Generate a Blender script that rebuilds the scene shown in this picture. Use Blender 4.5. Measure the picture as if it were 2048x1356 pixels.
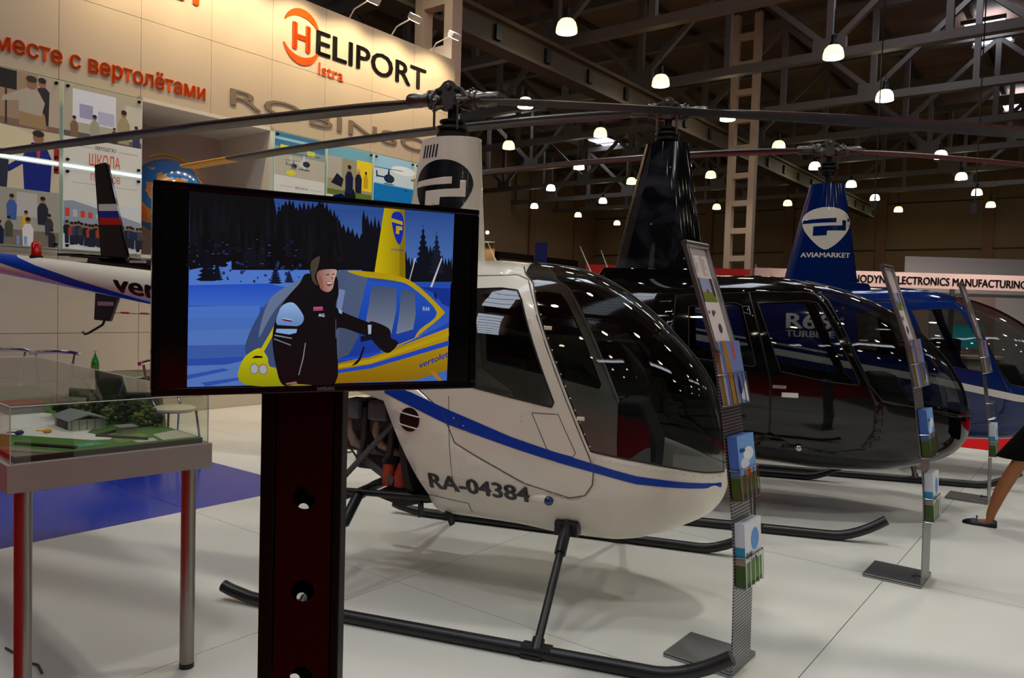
import bpy, bmesh, math, random
from mathutils import Vector, Matrix
from mathutils.geometry import delaunay_2d_cdt, tessellate_polygon

random.seed(11)
SC = bpy.context.scene
COL = SC.collection
for _o in list(bpy.data.objects):
    bpy.data.objects.remove(_o)
PI = math.pi
R = math.radians

# ------------------------------------------------------------------ camera
EYE = Vector((0, 0, 1.62))
cam_d = bpy.data.cameras.new('camera')
cam_d.sensor_fit = 'HORIZONTAL'; cam_d.sensor_width = 36.0
cam_d.lens = 1540.0 / 2048.0 * 36.0
cam_d.clip_start = 0.05; cam_d.clip_end = 400
cam = bpy.data.objects.new('camera', cam_d); COL.objects.link(cam)
_rm = Matrix.Rotation(R(-2.45), 3, 'X') @ Matrix.Rotation(R(-1.71), 3, 'Y')
_right, _fwd, _up = _rm @ Vector((1, 0, 0)), _rm @ Vector((0, 1, 0)), _rm @ Vector((0, 0, 1))
_m = Matrix((_right, _up, -_fwd)).transposed().to_4x4()
_m.translation = EYE
cam.matrix_world = _m
SC.camera = cam

# ------------------------------------------------------------------ world, exposure
w = bpy.data.worlds.new('hall_air'); SC.world = w; w.use_nodes = True
w.node_tree.nodes['Background'].inputs[0].default_value = (1.0, 0.86, 0.72, 1)
w.node_tree.nodes['Background'].inputs[1].default_value = 0.02
SC.view_settings.view_transform = 'Standard'
SC.view_settings.look = 'None'
SC.view_settings.gamma = 1.0
SC.view_settings.use_curve_mapping = False
SC.view_settings.exposure = 0.0

# booth frame: p runs along the booth wall, q from the camera towards that wall
AB = R(37.62)
RB = R(90 - 37.62)
DA = Vector((math.sin(AB), math.cos(AB), 0)); NW = Vector((-math.cos(AB), math.sin(AB), 0))
def PQ(p, q, z=0.0):
    v = DA * p + NW * q; v.z = z; return v

def lamp_light(name, kind, loc, energy, color, size=0.3, spot=None, aim=None, size_y=None, blend=0.5, parent=None):
    d = bpy.data.lights.new(name, kind); d.energy = energy; d.color = color
    if kind == 'AREA':
        d.size = size
        if size_y: d.shape = 'RECTANGLE'; d.size_y = size_y
    else: d.shadow_soft_size = size
    if spot: d.spot_size = spot; d.spot_blend = blend
    o = bpy.data.objects.new(name, d); COL.objects.link(o); o.location = loc
    if aim is not None: o.rotation_euler = (Vector(aim) - Vector(loc)).to_track_quat('-Z', 'Y').to_euler()
    return o

# ------------------------------------------------------------------ materials
def lin(c):
    r = []
    for v in c[:3]:
        v /= 255.0
        r.append(v / 12.92 if v <= 0.04045 else ((v + 0.055) / 1.055) ** 2.4)
    return tuple(r)
MATS = {}
def mat(name, c=(128, 128, 128), rough=0.5, metal=0.0, coat=0.0, emit=None, es=0.0, spec=0.5, noise=None, bump=None):
    """c is sRGB 0-255; noise=(scale, amount) mottles the colour, bump=(scale, strength) gives fine relief"""
    if name in MATS: return MATS[name]
    m = bpy.data.materials.new(name); m.use_nodes = True
    nt = m.node_tree; b = nt.nodes['Principled BSDF']
    col = lin(c)
    b.inputs['Base Color'].default_value = (*col, 1)
    b.inputs['Roughness'].default_value = rough
    b.inputs['Metallic'].default_value = metal
    b.inputs['Coat Weight'].default_value = coat
    b.inputs['Coat Roughness'].default_value = 0.03
    b.inputs['Specular IOR Level'].default_value = spec
    if emit is not None:
        b.inputs['Emission Color'].default_value = (*lin(emit), 1)
        b.inputs['Emission Strength'].default_value = es
    if noise or bump:
        tc = nt.nodes.new('ShaderNodeTexCoord')
    if noise:
        n = nt.nodes.new('ShaderNodeTexNoise'); n.inputs['Scale'].default_value = noise[0]; n.inputs['Detail'].default_value = 5
        nt.links.new(tc.outputs['Object'], n.inputs['Vector'])
        mx = nt.nodes.new('ShaderNodeMix'); mx.data_type = 'RGBA'
        a = noise[1]
        mx.inputs['A'].default_value = (*[max(0, v * (1 - a)) for v in col], 1)
        mx.inputs['B'].default_value = (*[min(1, v * (1 + a)) for v in col], 1)
        nt.links.new(n.outputs['Fac'], mx.inputs['Factor'])
        nt.links.new(mx.outputs['Result'], b.inputs['Base Color'])
    if bump:
        n2 = nt.nodes.new('ShaderNodeTexNoise'); n2.inputs['Scale'].default_value = bump[0]
        nt.links.new(tc.outputs['Object'], n2.inputs['Vector'])
        bp = nt.nodes.new('ShaderNodeBump'); bp.inputs['Strength'].default_value = bump[1]; bp.inputs['Distance'].default_value = 0.01
        nt.links.new(n2.outputs['Fac'], bp.inputs['Height'])
        nt.links.new(bp.outputs['Normal'], b.inputs['Normal'])
    MATS[name] = m
    return m

def glass(name, tint=(200, 205, 205), ior=1.5, rough=0.0, mul=1.0):
    """thin clear sheet: tinted see-through plus a Fresnel mirror coat"""
    if name in MATS: return MATS[name]
    m = bpy.data.materials.new(name); m.use_nodes = True
    nt = m.node_tree; nt.nodes.remove(nt.nodes['Principled BSDF'])
    out = nt.nodes['Material Output']
    tr = nt.nodes.new('ShaderNodeBsdfTransparent'); tr.inputs[0].default_value = (*lin(tint), 1)
    gl = nt.nodes.new('ShaderNodeBsdfGlossy'); gl.inputs['Roughness'].default_value = rough
    fr = nt.nodes.new('ShaderNodeFresnel'); fr.inputs['IOR'].default_value = ior
    # a sheet mirrors alike from both faces: undo the node's inside/outside switch of the index
    ge = nt.nodes.new('ShaderNodeNewGeometry'); pw = nt.nodes.new('ShaderNodeMath'); pw.operation = 'MULTIPLY_ADD'; pw.inputs[1].default_value = 1 / ior - ior; pw.inputs[2].default_value = ior
    nt.links.new(ge.outputs['Backfacing'], pw.inputs[0]); nt.links.new(pw.outputs[0], fr.inputs['IOR'])
    mu = nt.nodes.new('ShaderNodeMath'); mu.operation = 'MULTIPLY'; mu.inputs[1].default_value = mul; mu.use_clamp = True
    mx = nt.nodes.new('ShaderNodeMixShader')
    nt.links.new(fr.outputs[0], mu.inputs[0]); nt.links.new(mu.outputs[0], mx.inputs[0])
    nt.links.new(tr.outputs[0], mx.inputs[1]); nt.links.new(gl.outputs[0], mx.inputs[2])
    nt.links.new(mx.outputs[0], out.inputs['Surface'])
    MATS[name] = m
    return m

def print_mat(name, es=0.0, rough=0.4, coat=0.0, base=1.0, spec=0.5):
    """flat print: colours come from the mesh's colour attribute; es > 0 for lit screens and light boxes"""
    if name in MATS: return MATS[name]
    m = bpy.data.materials.new(name); m.use_nodes = True
    nt = m.node_tree; b = nt.nodes['Principled BSDF']
    at = nt.nodes.new('ShaderNodeAttribute'); at.attribute_name = 'ink'
    b.inputs['Roughness'].default_value = rough; b.inputs['Coat Weight'].default_value = coat
    b.inputs['Specular IOR Level'].default_value = spec
    if base > 0:
        mx = nt.nodes.new('ShaderNodeMix'); mx.data_type = 'RGBA'; mx.blend_type = 'MULTIPLY'; mx.inputs['Factor'].default_value = 1
        mx.inputs['B'].default_value = (base, base, base, 1)
        nt.links.new(at.outputs['Color'], mx.inputs['A']); nt.links.new(mx.outputs['Result'], b.inputs['Base Color'])
    else: b.inputs['Base Color'].default_value = (0.004, 0.004, 0.004, 1)
    if es:
        nt.links.new(at.outputs['Color'], b.inputs['Emission Color']); b.inputs['Emission Strength'].default_value = es
    MATS[name] = m
    return m

# ------------------------------------------------------------------ mesh helpers
class MB:
    def __init__(s): s.v = []; s.f = []; s.mi = []; s.M = Matrix.Identity(4)
    def add(s, vs, fs, mi=0):
        k = len(s.v)
        s.v += [tuple(s.M @ Vector(p)) for p in vs]
        s.f += [tuple(i + k for i in f) for f in fs]; s.mi += [mi] * len(fs)
        return s
    def box(s, x0, x1, y0, y1, z0, z1, mi=0):
        vs = [(x, y, z) for z in (z0, z1) for y in (y0, y1) for x in (x0, x1)]
        return s.add(vs, [(0, 2, 3, 1), (4, 5, 7, 6), (0, 1, 5, 4), (2, 6, 7, 3), (0, 4, 6, 2), (1, 3, 7, 5)], mi)
    def bar(s, a, b, w, h=None, mi=0, up=(0, 0, 1)):
        a, b = Vector(a), Vector(b); d = (b - a).normalized(); u = Vector(up)
        if abs(d.dot(u)) > 0.99: u = Vector((1, 0, 0))
        x = d.cross(u).normalized(); y = x.cross(d).normalized(); h = h or w
        vs = [p + x * (sx * w / 2) + y * (sy * h / 2) for p in (a, b) for sx, sy in ((-1, -1), (1, -1), (1, 1), (-1, 1))]
        return s.add(vs, [(3, 2, 1, 0), (4, 5, 6, 7), (0, 1, 5, 4), (1, 2, 6, 5), (2, 3, 7, 6), (3, 0, 4, 7)], mi)
    def tube(s, pts, r, n=10, mi=0, caps=True, squash=None):
        pts = [Vector(p) for p in pts]; rs = r if isinstance(r, (list, tuple)) else [r] * len(pts)
        vs, fs = [], []
        prev = None
        for i, p in enumerate(pts):
            d = (pts[min(i + 1, len(pts) - 1)] - pts[max(i - 1, 0)]).normalized()
            if prev is None:
                u = Vector((0, 0, 1)) if abs(d.z) < 0.9 else Vector((1, 0, 0))
                x = d.cross(u).normalized()
            else:
                x = (prev - d * prev.dot(d)).normalized()
            prev = x; y = d.cross(x)
            for k in range(n):
                a = 2 * PI * k / n
                vs.append(p + (x * math.cos(a) + y * math.sin(a) * (squash or 1)) * rs[i])
        for i in range(len(pts) - 1):
            for k in range(n):
                k2 = (k + 1) % n
                fs.append((i * n + k, i * n + k2, (i + 1) * n + k2, (i + 1) * n + k))
        if caps:
            fs.append(tuple(range(n - 1, -1, -1))); fs.append(tuple((len(pts) - 1) * n + k for k in range(n)))
        return s.add(vs, fs, mi)
    def lathe(s, prof, n=24, mi=0, c=(0, 0, 0), axis='z'):
        vs, fs = [], []
        for r, z in prof:
            for k in range(n):
                a = 2 * PI * k / n; x, y = r * math.cos(a), r * math.sin(a)
                vs.append({'z': (x, y, z), 'x': (z, x, y), 'y': (y, z, x)}[axis])
        vs = [(a + c[0], b + c[1], d + c[2]) for a, b, d in vs]
        for i in range(len(prof) - 1):
            for k in range(n):
                k2 = (k + 1) % n
                fs.append((i * n + k, i * n + k2, (i + 1) * n + k2, (i + 1) * n + k))
        return s.add(vs, fs, mi)
    def prism(s, poly, d0, d1, plane='xz', mi=0):
        """polygon extruded: plane 'xz' along y, 'xy' along z, 'yz' along x"""
        def P(a, b, d): return {'xz': (a, d, b), 'xy': (a, b, d), 'yz': (d, a, b)}[plane]
        n = len(poly)
        vs = [P(a, b, d0) for a, b in poly] + [P(a, b, d1) for a, b in poly]
        tri = tessellate_polygon([[Vector((a, b, 0)) for a, b in poly]])
        fs = [tuple(t) for t in tri] + [tuple(i + n for i in reversed(t)) for t in tri]
        fs += [(i, (i + 1) % n, (i + 1) % n + n, i + n) for i in range(n)]
        return s.add(vs, fs, mi)
    def sphere(s, c, r, n=12, m=8, mi=0, sc=(1, 1, 1)):
        vs, fs = [], []
        for i in range(m + 1):
            t = PI * i / m
            for k in range(n):
                a = 2 * PI * k / n
                vs.append((c[0] + sc[0] * r * math.sin(t) * math.cos(a), c[1] + sc[1] * r * math.sin(t) * math.sin(a), c[2] - sc[2] * r * math.cos(t)))
        for i in range(m):
            for k in range(n):
                k2 = (k + 1) % n; fs.append((i * n + k, i * n + k2, (i + 1) * n + k2, (i + 1) * n + k))
        return s.add(vs, fs, mi)
    def loft(s, rings, mi=0, caps=True, closed=True):
        n = len(rings[0]); vs = [p for r in rings for p in r]; fs = []
        for i in range(len(rings) - 1):
            for k in range(n if closed else n - 1):
                k2 = (k + 1) % n; fs.append((i * n + k, i * n + k2, (i + 1) * n + k2, (i + 1) * n + k))
        if caps:
            fs.append(tuple(range(n - 1, -1, -1))); fs.append(tuple((len(rings) - 1) * n + k for k in range(n)))
        return s.add(vs, fs, mi)
    def mesh(s, name, mats, smooth=None):
        me = bpy.data.meshes.new(name); me.from_pydata(s.v, [], s.f)
        for m in (mats if isinstance(mats, (list, tuple)) else [mats]): me.materials.append(m)
        if any(s.mi): me.polygons.foreach_set('material_index', s.mi)
        bm = bmesh.new(); bm.from_mesh(me)
        bmesh.ops.recalc_face_normals(bm, faces=bm.faces); bm.to_mesh(me); bm.free()
        if smooth is not None:
            me.shade_smooth()
            if smooth > 0: me.set_sharp_from_angle(angle=R(smooth))
        me.update()
        return me
    def build(s, name, mats, parent=None, loc=None, rotz=0.0, smooth=None, bevel=0.0):
        return link(name, s.mesh(name, mats, smooth), parent, loc, rotz, bevel)

def link(name, me, parent=None, loc=None, rotz=0.0, bevel=0.0):
    o = bpy.data.objects.new(name, me); COL.objects.link(o)
    if parent is not None: o.parent = parent
    if loc is not None: o.location = loc
    if rotz: o.rotation_euler = (0, 0, rotz)
    if bevel:
        b = o.modifiers.new('soft_edge', 'BEVEL'); b.width = bevel; b.segments = 2; b.limit_method = 'ANGLE'
    return o
def tag(o, label=None, cat=None, group=None, kind=None):
    if label: o['label'] = label
    if cat: o['category'] = cat
    if group: o['group'] = group
    if kind: o['kind'] = kind
    return o
def thing(name, label, cat, loc=(0, 0, 0), rotz=0.0, group=None):
    o = bpy.data.objects.new(name, None); o.empty_display_size = 0.1; COL.objects.link(o)
    o.location = loc; o.rotation_euler = (0, 0, rotz)
    return tag(o, label, cat, group)
def struct(name, label, loc=(0, 0, 0), rotz=0.0):
    o = thing(name, label, None, loc, rotz); o['kind'] = 'structure'; return o
def dup(root, loc=None, rotz=None, label=None):
    r = root.copy(); COL.objects.link(r)
    if loc is not None: r.location = loc
    if rotz is not None: r.rotation_euler = (0, 0, rotz)
    if label: r['label'] = label
    for ch in list(root.children):
        c = ch.copy(); COL.objects.link(c); c.parent = r
        for g in list(ch.children):
            d = g.copy(); COL.objects.link(d); d.parent = c
    return r

# flat pictures: list of (polygon in u,v, sRGB colour); lies in local xz, looks towards -y, later shapes in front
def picture(name, shapes, material, parent=None, loc=None, rotz=0.0, dz=1.5e-4, fn=None):
    vs, fs, cs = [], [], []
    for i, (poly, col) in enumerate(shapes):
        cv_ = [(*lin(col(*q) if callable(col) else col), 1.0) for q in poly]
        if fn: poly = [fn(*q) for q in poly]
        k = len(vs); vs += [(a, -dz * (i + 1), b) for a, b in poly]
        for t in tessellate_polygon([[Vector((a, b, 0)) for a, b in poly]]):
            A, B, Cc = (Vector(poly[j]) for j in t)
            if (B - A).cross(Cc - A) < 0: t = (t[0], t[2], t[1])
            fs.append(tuple(j + k for j in t)); cs += [cv_[j] for j in t]
    me = bpy.data.meshes.new(name); me.from_pydata(vs, [], fs); me.materials.append(material)
    at = me.attributes.new('ink', 'FLOAT_COLOR', 'CORNER')
    at.data.foreach_set('color', [x for c in cs for x in c])
    return link(name, me, parent, loc, rotz)
def grad(a, b, c0, c1, ax=1):
    """printed colour running from c0 at coordinate a to c1 at b along axis ax"""
    def f(*q):
        t = max(0, min(1, (q[ax] - a) / (b - a))); return tuple(c0[i] + (c1[i] - c0[i]) * t for i in range(3))
    return f
def rect(x0, y0, x1, y1): return [(x0, y0), (x1, y0), (x1, y1), (x0, y1)]
def ell(cx, cy, rx, ry=None, n=16, a0=0.0, a1=2 * PI):
    ry = rx if ry is None else ry
    full = abs(a1 - a0 - 2 * PI) < 1e-6
    return [(cx + rx * math.cos(a0 + (a1 - a0) * k / (n if full else n - 1)), cy + ry * math.sin(a0 + (a1 - a0) * k / (n if full else n - 1))) for k in range(n)]

# lettering: filled outlines of a text as 2-D triangles scaled to a given cap height / width
def text2d(s, h=1.0, width=None, bold=0.0, shear=0.0, space=1.0, res=3):
    cu = bpy.data.curves.new('lettering', 'FONT'); cu.body = s; cu.size = 1; cu.resolution_u = res
    cu.offset = 0.0; cu.shear = shear; cu.space_character = space; cu.fill_mode = 'FRONT'
    o = bpy.data.objects.new('lettering', cu); COL.objects.link(o)
    dg = bpy.context.evaluated_depsgraph_get(); dg.update()
    me = bpy.data.meshes.new_from_object(o.evaluated_get(dg))
    vs = [(v.co.x, v.co.y) for v in me.vertices]; fs = [tuple(p.vertices) for p in me.polygons]
    bpy.data.objects.remove(o); bpy.data.curves.remove(cu); bpy.data.meshes.remove(me)
    if bold > .008:      # heavier strokes: the outline laid down three times, slightly shifted
        n = len(vs); v0, f0 = vs, fs
        for dx, dy in ((bold * 1.1, 0), (-bold * 1.1, 0), (0, bold * .5), (0, -bold * .5)):
            k = len(vs); vs = vs + [(x + dx, y + dy) for x, y in v0]; fs = fs + [tuple(i + k for i in f) for f in f0]
    x0 = min(v[0] for v in vs); x1 = max(v[0] for v in vs)
    k = h / 0.73
    kx = k if width is None else width / (x1 - x0)
    return [((x - x0) * kx, y * k) for x, y in vs], fs
def refine(vs, fs, step):
    """split long edges of a flat mesh so that it can follow a curved surface"""
    bm = bmesh.new(); bv = [bm.verts.new((x, y, 0)) for x, y in vs]
    for f in fs:
        try: bm.faces.new([bv[i] for i in f])
        except ValueError: pass
    bmesh.ops.triangulate(bm, faces=bm.faces)
    for _ in range(6):
        e = [e for e in bm.edges if e.calc_length() > step]
        if not e: break
        bmesh.ops.subdivide_edges(bm, edges=e, cuts=1); bmesh.ops.triangulate(bm, faces=[f for f in bm.faces if len(f.verts) > 3])
    bm.verts.index_update()
    r = [(v.co.x, v.co.y) for v in bm.verts], [tuple(v.index for v in f.verts) for f in bm.faces]
    bm.free(); return r
def lettering(name, s, material, parent, h, width=None, fn=None, loc=None, depth=0.0, step=0.0, **kw):
    """text on a surface: fn maps (u, v) to a local point; default lies in xz looking towards -y"""
    vs, fs = text2d(s, h, width, **kw)
    if step: vs, fs = refine(vs, fs, step)
    fn = fn or (lambda u, v: (u, 0, v))
    me = bpy.data.meshes.new(name); me.from_pydata([fn(*p) for p in vs], [], fs); me.materials.append(material)
    o = link(name, me, parent, loc)
    if depth:
        m = o.modifiers.new('letter_depth', 'SOLIDIFY'); m.thickness = depth; m.offset = 0
    return o
def pchip(tab):
    xs = [t[0] for t in tab]; ys = [t[1] for t in tab]; n = len(xs)
    h = [xs[i + 1] - xs[i] for i in range(n - 1)]; d = [(ys[i + 1] - ys[i]) / h[i] for i in range(n - 1)]
    m = [d[0]] + [0.0] * (n - 2) + [d[-1]]
    for i in range(1, n - 1):
        if d[i - 1] * d[i] > 0:
            w1, w2 = 2 * h[i] + h[i - 1], h[i] + 2 * h[i - 1]
            m[i] = (w1 + w2) / (w1 / d[i - 1] + w2 / d[i])
    def f(x):
        if x <= xs[0]: return ys[0]
        if x >= xs[-1]: return ys[-1]
        i = 0
        while x > xs[i + 1]: i += 1
        t = (x - xs[i]) / h[i]; t2 = t * t; t3 = t2 * t
        return (2 * t3 - 3 * t2 + 1) * ys[i] + (t3 - 2 * t2 + t) * h[i] * m[i] + (-2 * t3 + 3 * t2) * ys[i + 1] + (t3 - t2) * h[i] * m[i + 1]
    return f
def inside(poly, x, y):
    c = False; j = len(poly) - 1
    for i in range(len(poly)):
        if (poly[i][1] > y) != (poly[j][1] > y) and x < (poly[j][0] - poly[i][0]) * (y - poly[i][1]) / (poly[j][1] - poly[i][1]) + poly[i][0]: c = not c
        j = i
    return c
# ================================================================== the hall and the booth shell
SC.cycles.use_denoising = True
SC.cycles.caustics_reflective = False; SC.cycles.caustics_refractive = False
SC.cycles.max_bounces = 10; SC.cycles.transparent_max_bounces = 24; SC.cycles.sample_clamp_indirect = 6.0

M_floor = mat('white_floor', (218, 218, 212), 0.3, noise=(1.3, 0.05), spec=0.35)
M_blue_floor = mat('blue_gloss_floor', (10, 46, 168), 0.14, spec=.3)
M_seam = mat('seam_dark', (70, 68, 64), 0.8)
M_red = mat('red_carpet', (185, 15, 15), 0.95, noise=(60, 0.15), bump=(300, 0.3), spec=0.1)
M_concrete = mat('concrete', (95, 88, 82), 0.7, noise=(0.8, 0.2))
M_wall = mat('booth_wall', (204, 191, 172), 0.42, noise=(0.7, 0.03), spec=0.35)
M_wall_in = mat('niche_wall', (200, 176, 172), 0.6)
M_deck = mat('roof_deck', (124, 96, 82), 0.8, noise=(0.5, 0.3))
M_steel = mat('painted_steel', (112, 104, 101), 0.55, noise=(2.0, 0.1))
M_beam = mat('brown_beam', (86, 72, 58), 0.6, noise=(1.0, 0.15))
M_col = mat('column_paint', (206, 180, 158), 0.6)
M_hallwall = mat('hall_wall', (152, 122, 90), 0.7, noise=(0.3, 0.12))
M_hallwall2 = mat('hall_wall_pilaster', (150, 108, 80), 0.7)
M_gate = mat('gate_panel', (170, 128, 96), 0.7)
M_dark = mat('dark_metal', (22, 20, 20), 0.45)
M_black = mat('black_plastic', (10, 9, 10), 0.35)
M_chrome = mat('chrome', (205, 205, 208), 0.12, metal=1.0)
M_alu = mat('brushed_aluminium', (176, 176, 178), 0.32, metal=1.0)
M_white = mat('white_paint', (226, 222, 214), 0.4)
M_sky = mat('skylight_pane', (240, 245, 255), 0.3, emit=(226, 238, 255), es=6.0)
M_lampw = mat('lamp_glow', (250, 244, 225), 0.4, emit=(255, 240, 190), es=7.0)
M_lampb = mat('lamp_mouth', (255, 250, 235), 0.4, emit=(255, 247, 226), es=26.0)
M_lampy = mat('lamp_glow_yellow', (240, 236, 180), 0.4, emit=(246, 238, 140), es=3.0)

# --- floors
fl = tag(MB().box(-60, 70, -60, 60, -0.3, -0.03).build('floor', M_concrete, rotz=RB), 'grey concrete hall floor around the booth', kind='structure')
bf = MB().box(1.03, 11.2, -3.4, 10.2, -0.03, -0.004).build('floor', M_seam, rotz=RB)
tag(bf, 'white booth floor of large square panels with thin seams', kind='structure')
PE = [1.03, 3.11, 4.17, 5.2, 7.28, 9.24, 11.2]; QE = [-3.4, -1.2, 1.01, 3.19, 5.43, 7.6, 10.2]
for j in range(len(QE) - 1):
    pe = PE if QE[j] > 5 else [p for p in PE if p != 4.17]
    for i in range(len(pe) - 1):
        blue = QE[j] > 5 and pe[i] < 4.1
        b = MB().box(pe[i] + .0022, pe[i + 1] - .0022, QE[j] + .0022, QE[j + 1] - .0022, -0.012, 0)
        o = b.build('floor_panel', M_blue_floor if blue else M_floor, parent=bf)
        if blue: o['label'] = 'glossy blue floor panel'
tag(MB().box(-14, 1.02, -16, 14, -0.03, -0.005).build('carpet', M_red, rotz=RB), 'red carpet in front of the white booth floor', 'carpet')
tag(MB().box(11.22, 16.5, -16, 9, -0.03, -0.005).build('carpet', M_red, rotz=RB), 'red aisle carpet beyond the far edge of the white booth floor', 'carpet')

# --- booth wall with panels and niche
bw = MB()
bw.box(-1, 5.08, 10.225, 10.5, 0, 6.3); bw.box(7.08, 11.15, 10.225, 10.5, 0, 6.3)
bw.box(5.08, 7.08, 10.225, 10.5, 0, 2.14); bw.box(5.08, 7.08, 10.225, 10.5, 4.2, 6.3)
wl_ = tag(bw.build('wall_left', M_seam, rotz=RB), 'tall cream booth wall of square panels with shop lettering', kind='structure')
rows = [(0, 1.12), (1.12, 2.14), (2.14, 4.2), (4.2, 5.24), (5.24, 6.32)]
pc = {}
for k in range(-1, 12):
    for z0, z1 in rows:
        if (z0 == 2.14 and k in (5, 6)): continue
        p0, p1 = k + .08, k + 1.08
        if k == 11: p1 = 11.18
        key = (z0, k == 11)
        if key not in pc:
            pc[key] = MB().box(.003, p1 - p0 - .003, 0, .025, z0 + .003, z1 - .003).mesh('wall_panel', M_wall)
        link('wall_panel', pc[key], wl_, (p0, 10.2, 0))
nb = MB()   # niche box
nb.box(5.04, 5.10, 10.19, 11.6, 2.1, 4.22); nb.box(7.06, 7.12, 10.19, 11.6, 2.1, 4.22)
nb.box(5.04, 7.12, 10.19, 11.6, 4.17, 4.22); nb.box(5.04, 7.12, 10.19, 11.6, 2.1, 2.16)
nb.build('niche_frame', M_white, wl_)
MB().box(5.08, 7.08, 11.55, 11.6, 2.14, 4.2).build('niche_back', M_wall_in, wl_)

# wall lettering (q just in front of the panels; wall looks towards -q)
M_orange = mat('orange_letter', (228, 82, 6), 0.8, spec=.2); M_blackl = mat('black_letter', (12, 10, 10), 0.7, spec=.2); M_greyl = mat('grey_letter', (128, 116, 102), 0.5)
def wl_text(s, m, p, z, h, width=None, **kw):
    return lettering('lettering', s, m, wl_, h, width, fn=lambda u, v: (p + u, 10.19, z + v), depth=.012, **kw)
wl_text('вместе с вертолётами', M_orange, 3.25, 4.38, .215, 2.74, bold=.022)
wl_text('H', M_orange, 7.43, 5.525, .42, .34, bold=.035)
wl_text('ELIPORT', M_blackl, 7.88, 5.55, .40, 2.50, bold=.014)
wl_text('Istra', M_orange, 7.94, 5.24, .2, .5)
wl_text('ROBINSON', M_greyl, 6.38, 4.42, .245, 4.85, bold=.004)
wl_text('VERTOLET', M_orange, 3.35, 5.66, .5, 2.66, bold=.03)
def arc(p, z, rx, rz, a0, a1, t0, t1, n=18):
    o, i = [], []
    for k in range(n + 1):
        a = a0 + (a1 - a0) * k / n; t = t0 * (math.sin(PI * k / n)) + t1
        o.append((p + (rx + t / 2) * math.cos(a), z + (rz + t / 2) * math.sin(a))); i.append((p + (rx - t / 2) * math.cos(a), z + (rz - t / 2) * math.sin(a)))
    return o + i[::-1]
b = MB(); b.prism(arc(7.6, 5.74, .36, .36, R(22), R(150), .10, .02), 10.188, 10.2); b.prism(arc(7.6, 5.72, .36, .36, R(205), R(338), .10, .02), 10.188, 10.2)
b.build('logo_arc', M_orange, wl_)

# --- hall walls, roof, columns
hw = tag(MB().box(55, 55.4, -40, 34, 0, 12.6).build('wall_far', M_hallwall, rotz=RB), 'dim brown far wall of the hall', kind='structure')
for q in (-30, -24, -18, -12, -6, 0, 6, 12, 18, 24, 30):
    MB().box(54.85, 55, q - .3, q + .3, 0, 12.6).build('pilaster', M_hallwall2, hw)
for z in (3, 6, 9): MB().box(54.95, 55, -40, 34, z - .04, z + .04).build('rail', M_dark, hw)
hb = tag(MB().box(-50, 55, 34, 34.4, 0, 12.6).build('wall_back', M_hallwall, rotz=RB), 'brown side wall of the hall with loading gates', kind='structure')
for p in range(-20, 55, 6):
    MB().box(p - .35, p + .35, 33.8, 34, 0, 12.6).build('pilaster', M_hallwall2, hb)
for p in (23, 29, 35, 41, 47):
    g = MB().box(p + 1.1, p + 4.9, 33.9, 34, 0, 5.0).build('gate_panel', M_gate, hb)
    MB().box(p + .85, p + 1.1, 33.75, 34, 0, 5.4).box(p + 4.9, p + 5.15, 33.75, 34, 0, 5.4).box(p + .85, p + 5.15, 33.75, 34, 5.0, 5.4).build('gate_frame', M_dark, hb)
ce = tag(MB().box(-50, 56, -40, 35, 12.6, 12.8).build('ceiling', M_deck, rotz=RB), 'dark hall roof deck carried by steel trusses', kind='structure')
pm = MB().box(-50, 56, -.1, .1, 12.35, 12.6).mesh('purlin', M_beam)
for q in range(-38, 35, 3): link('purlin', pm, ce, (0, q + .4, 0))

# trusses across the hall
m_post = MB().box(-.09, .09, -.09, .09, 9.1, 11.9).mesh('post', M_steel)
m_diag = {}
for sgn in (1, -1):
    m_diag[sgn] = MB().bar((0, -1.5 * sgn, 9.2), (0, 1.5 * sgn, 11.9), .16, .16).mesh('diagonal', M_steel)
m_gus = MB().box(-.1, .1, -.45, .45, 8.95, 9.45).mesh('gusset', M_steel)
m_bot = MB().box(-.14, .14, -38, 33.9, 8.85, 9.1).mesh('bottom_chord', M_steel)
m_top = MB().box(-.14, .14, -38, 33.9, 11.9, 12.2).mesh('top_chord', M_steel)
TP = [8, 13, 18.0, 22.9, 28.0, 33.2, 38.4, 43.6, 48.8]
ordn = ['directly over the booth', 'just past the booth wall end', 'third', 'fourth', 'fifth', 'sixth', 'seventh', 'eighth', 'ninth']
for i, p in enumerate(TP):
    t = thing('roof_truss', 'grey steel roof truss across the hall, ' + (ordn[i] if i < 2 else ordn[i] + ' counted from the camera'), 'truss', PQ(p, 0, 0), RB, 'roof trusses')
    link('bottom_chord', m_bot, t); link('top_chord', m_top, t)
    for k in range(-8, 12):
        q = k * 3.0 + .6
        if p < 15 and q > 26: continue
        link('post', m_post, t, (0, q, 0))
        if k % 2 == 0:
            link('gusset', m_gus, t, (0, q, 0)); link('diagonal', m_diag[-1], t, (0, q - 1.5, 0)); link('diagonal', m_diag[1], t, (0, q + 1.5, 0))
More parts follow.
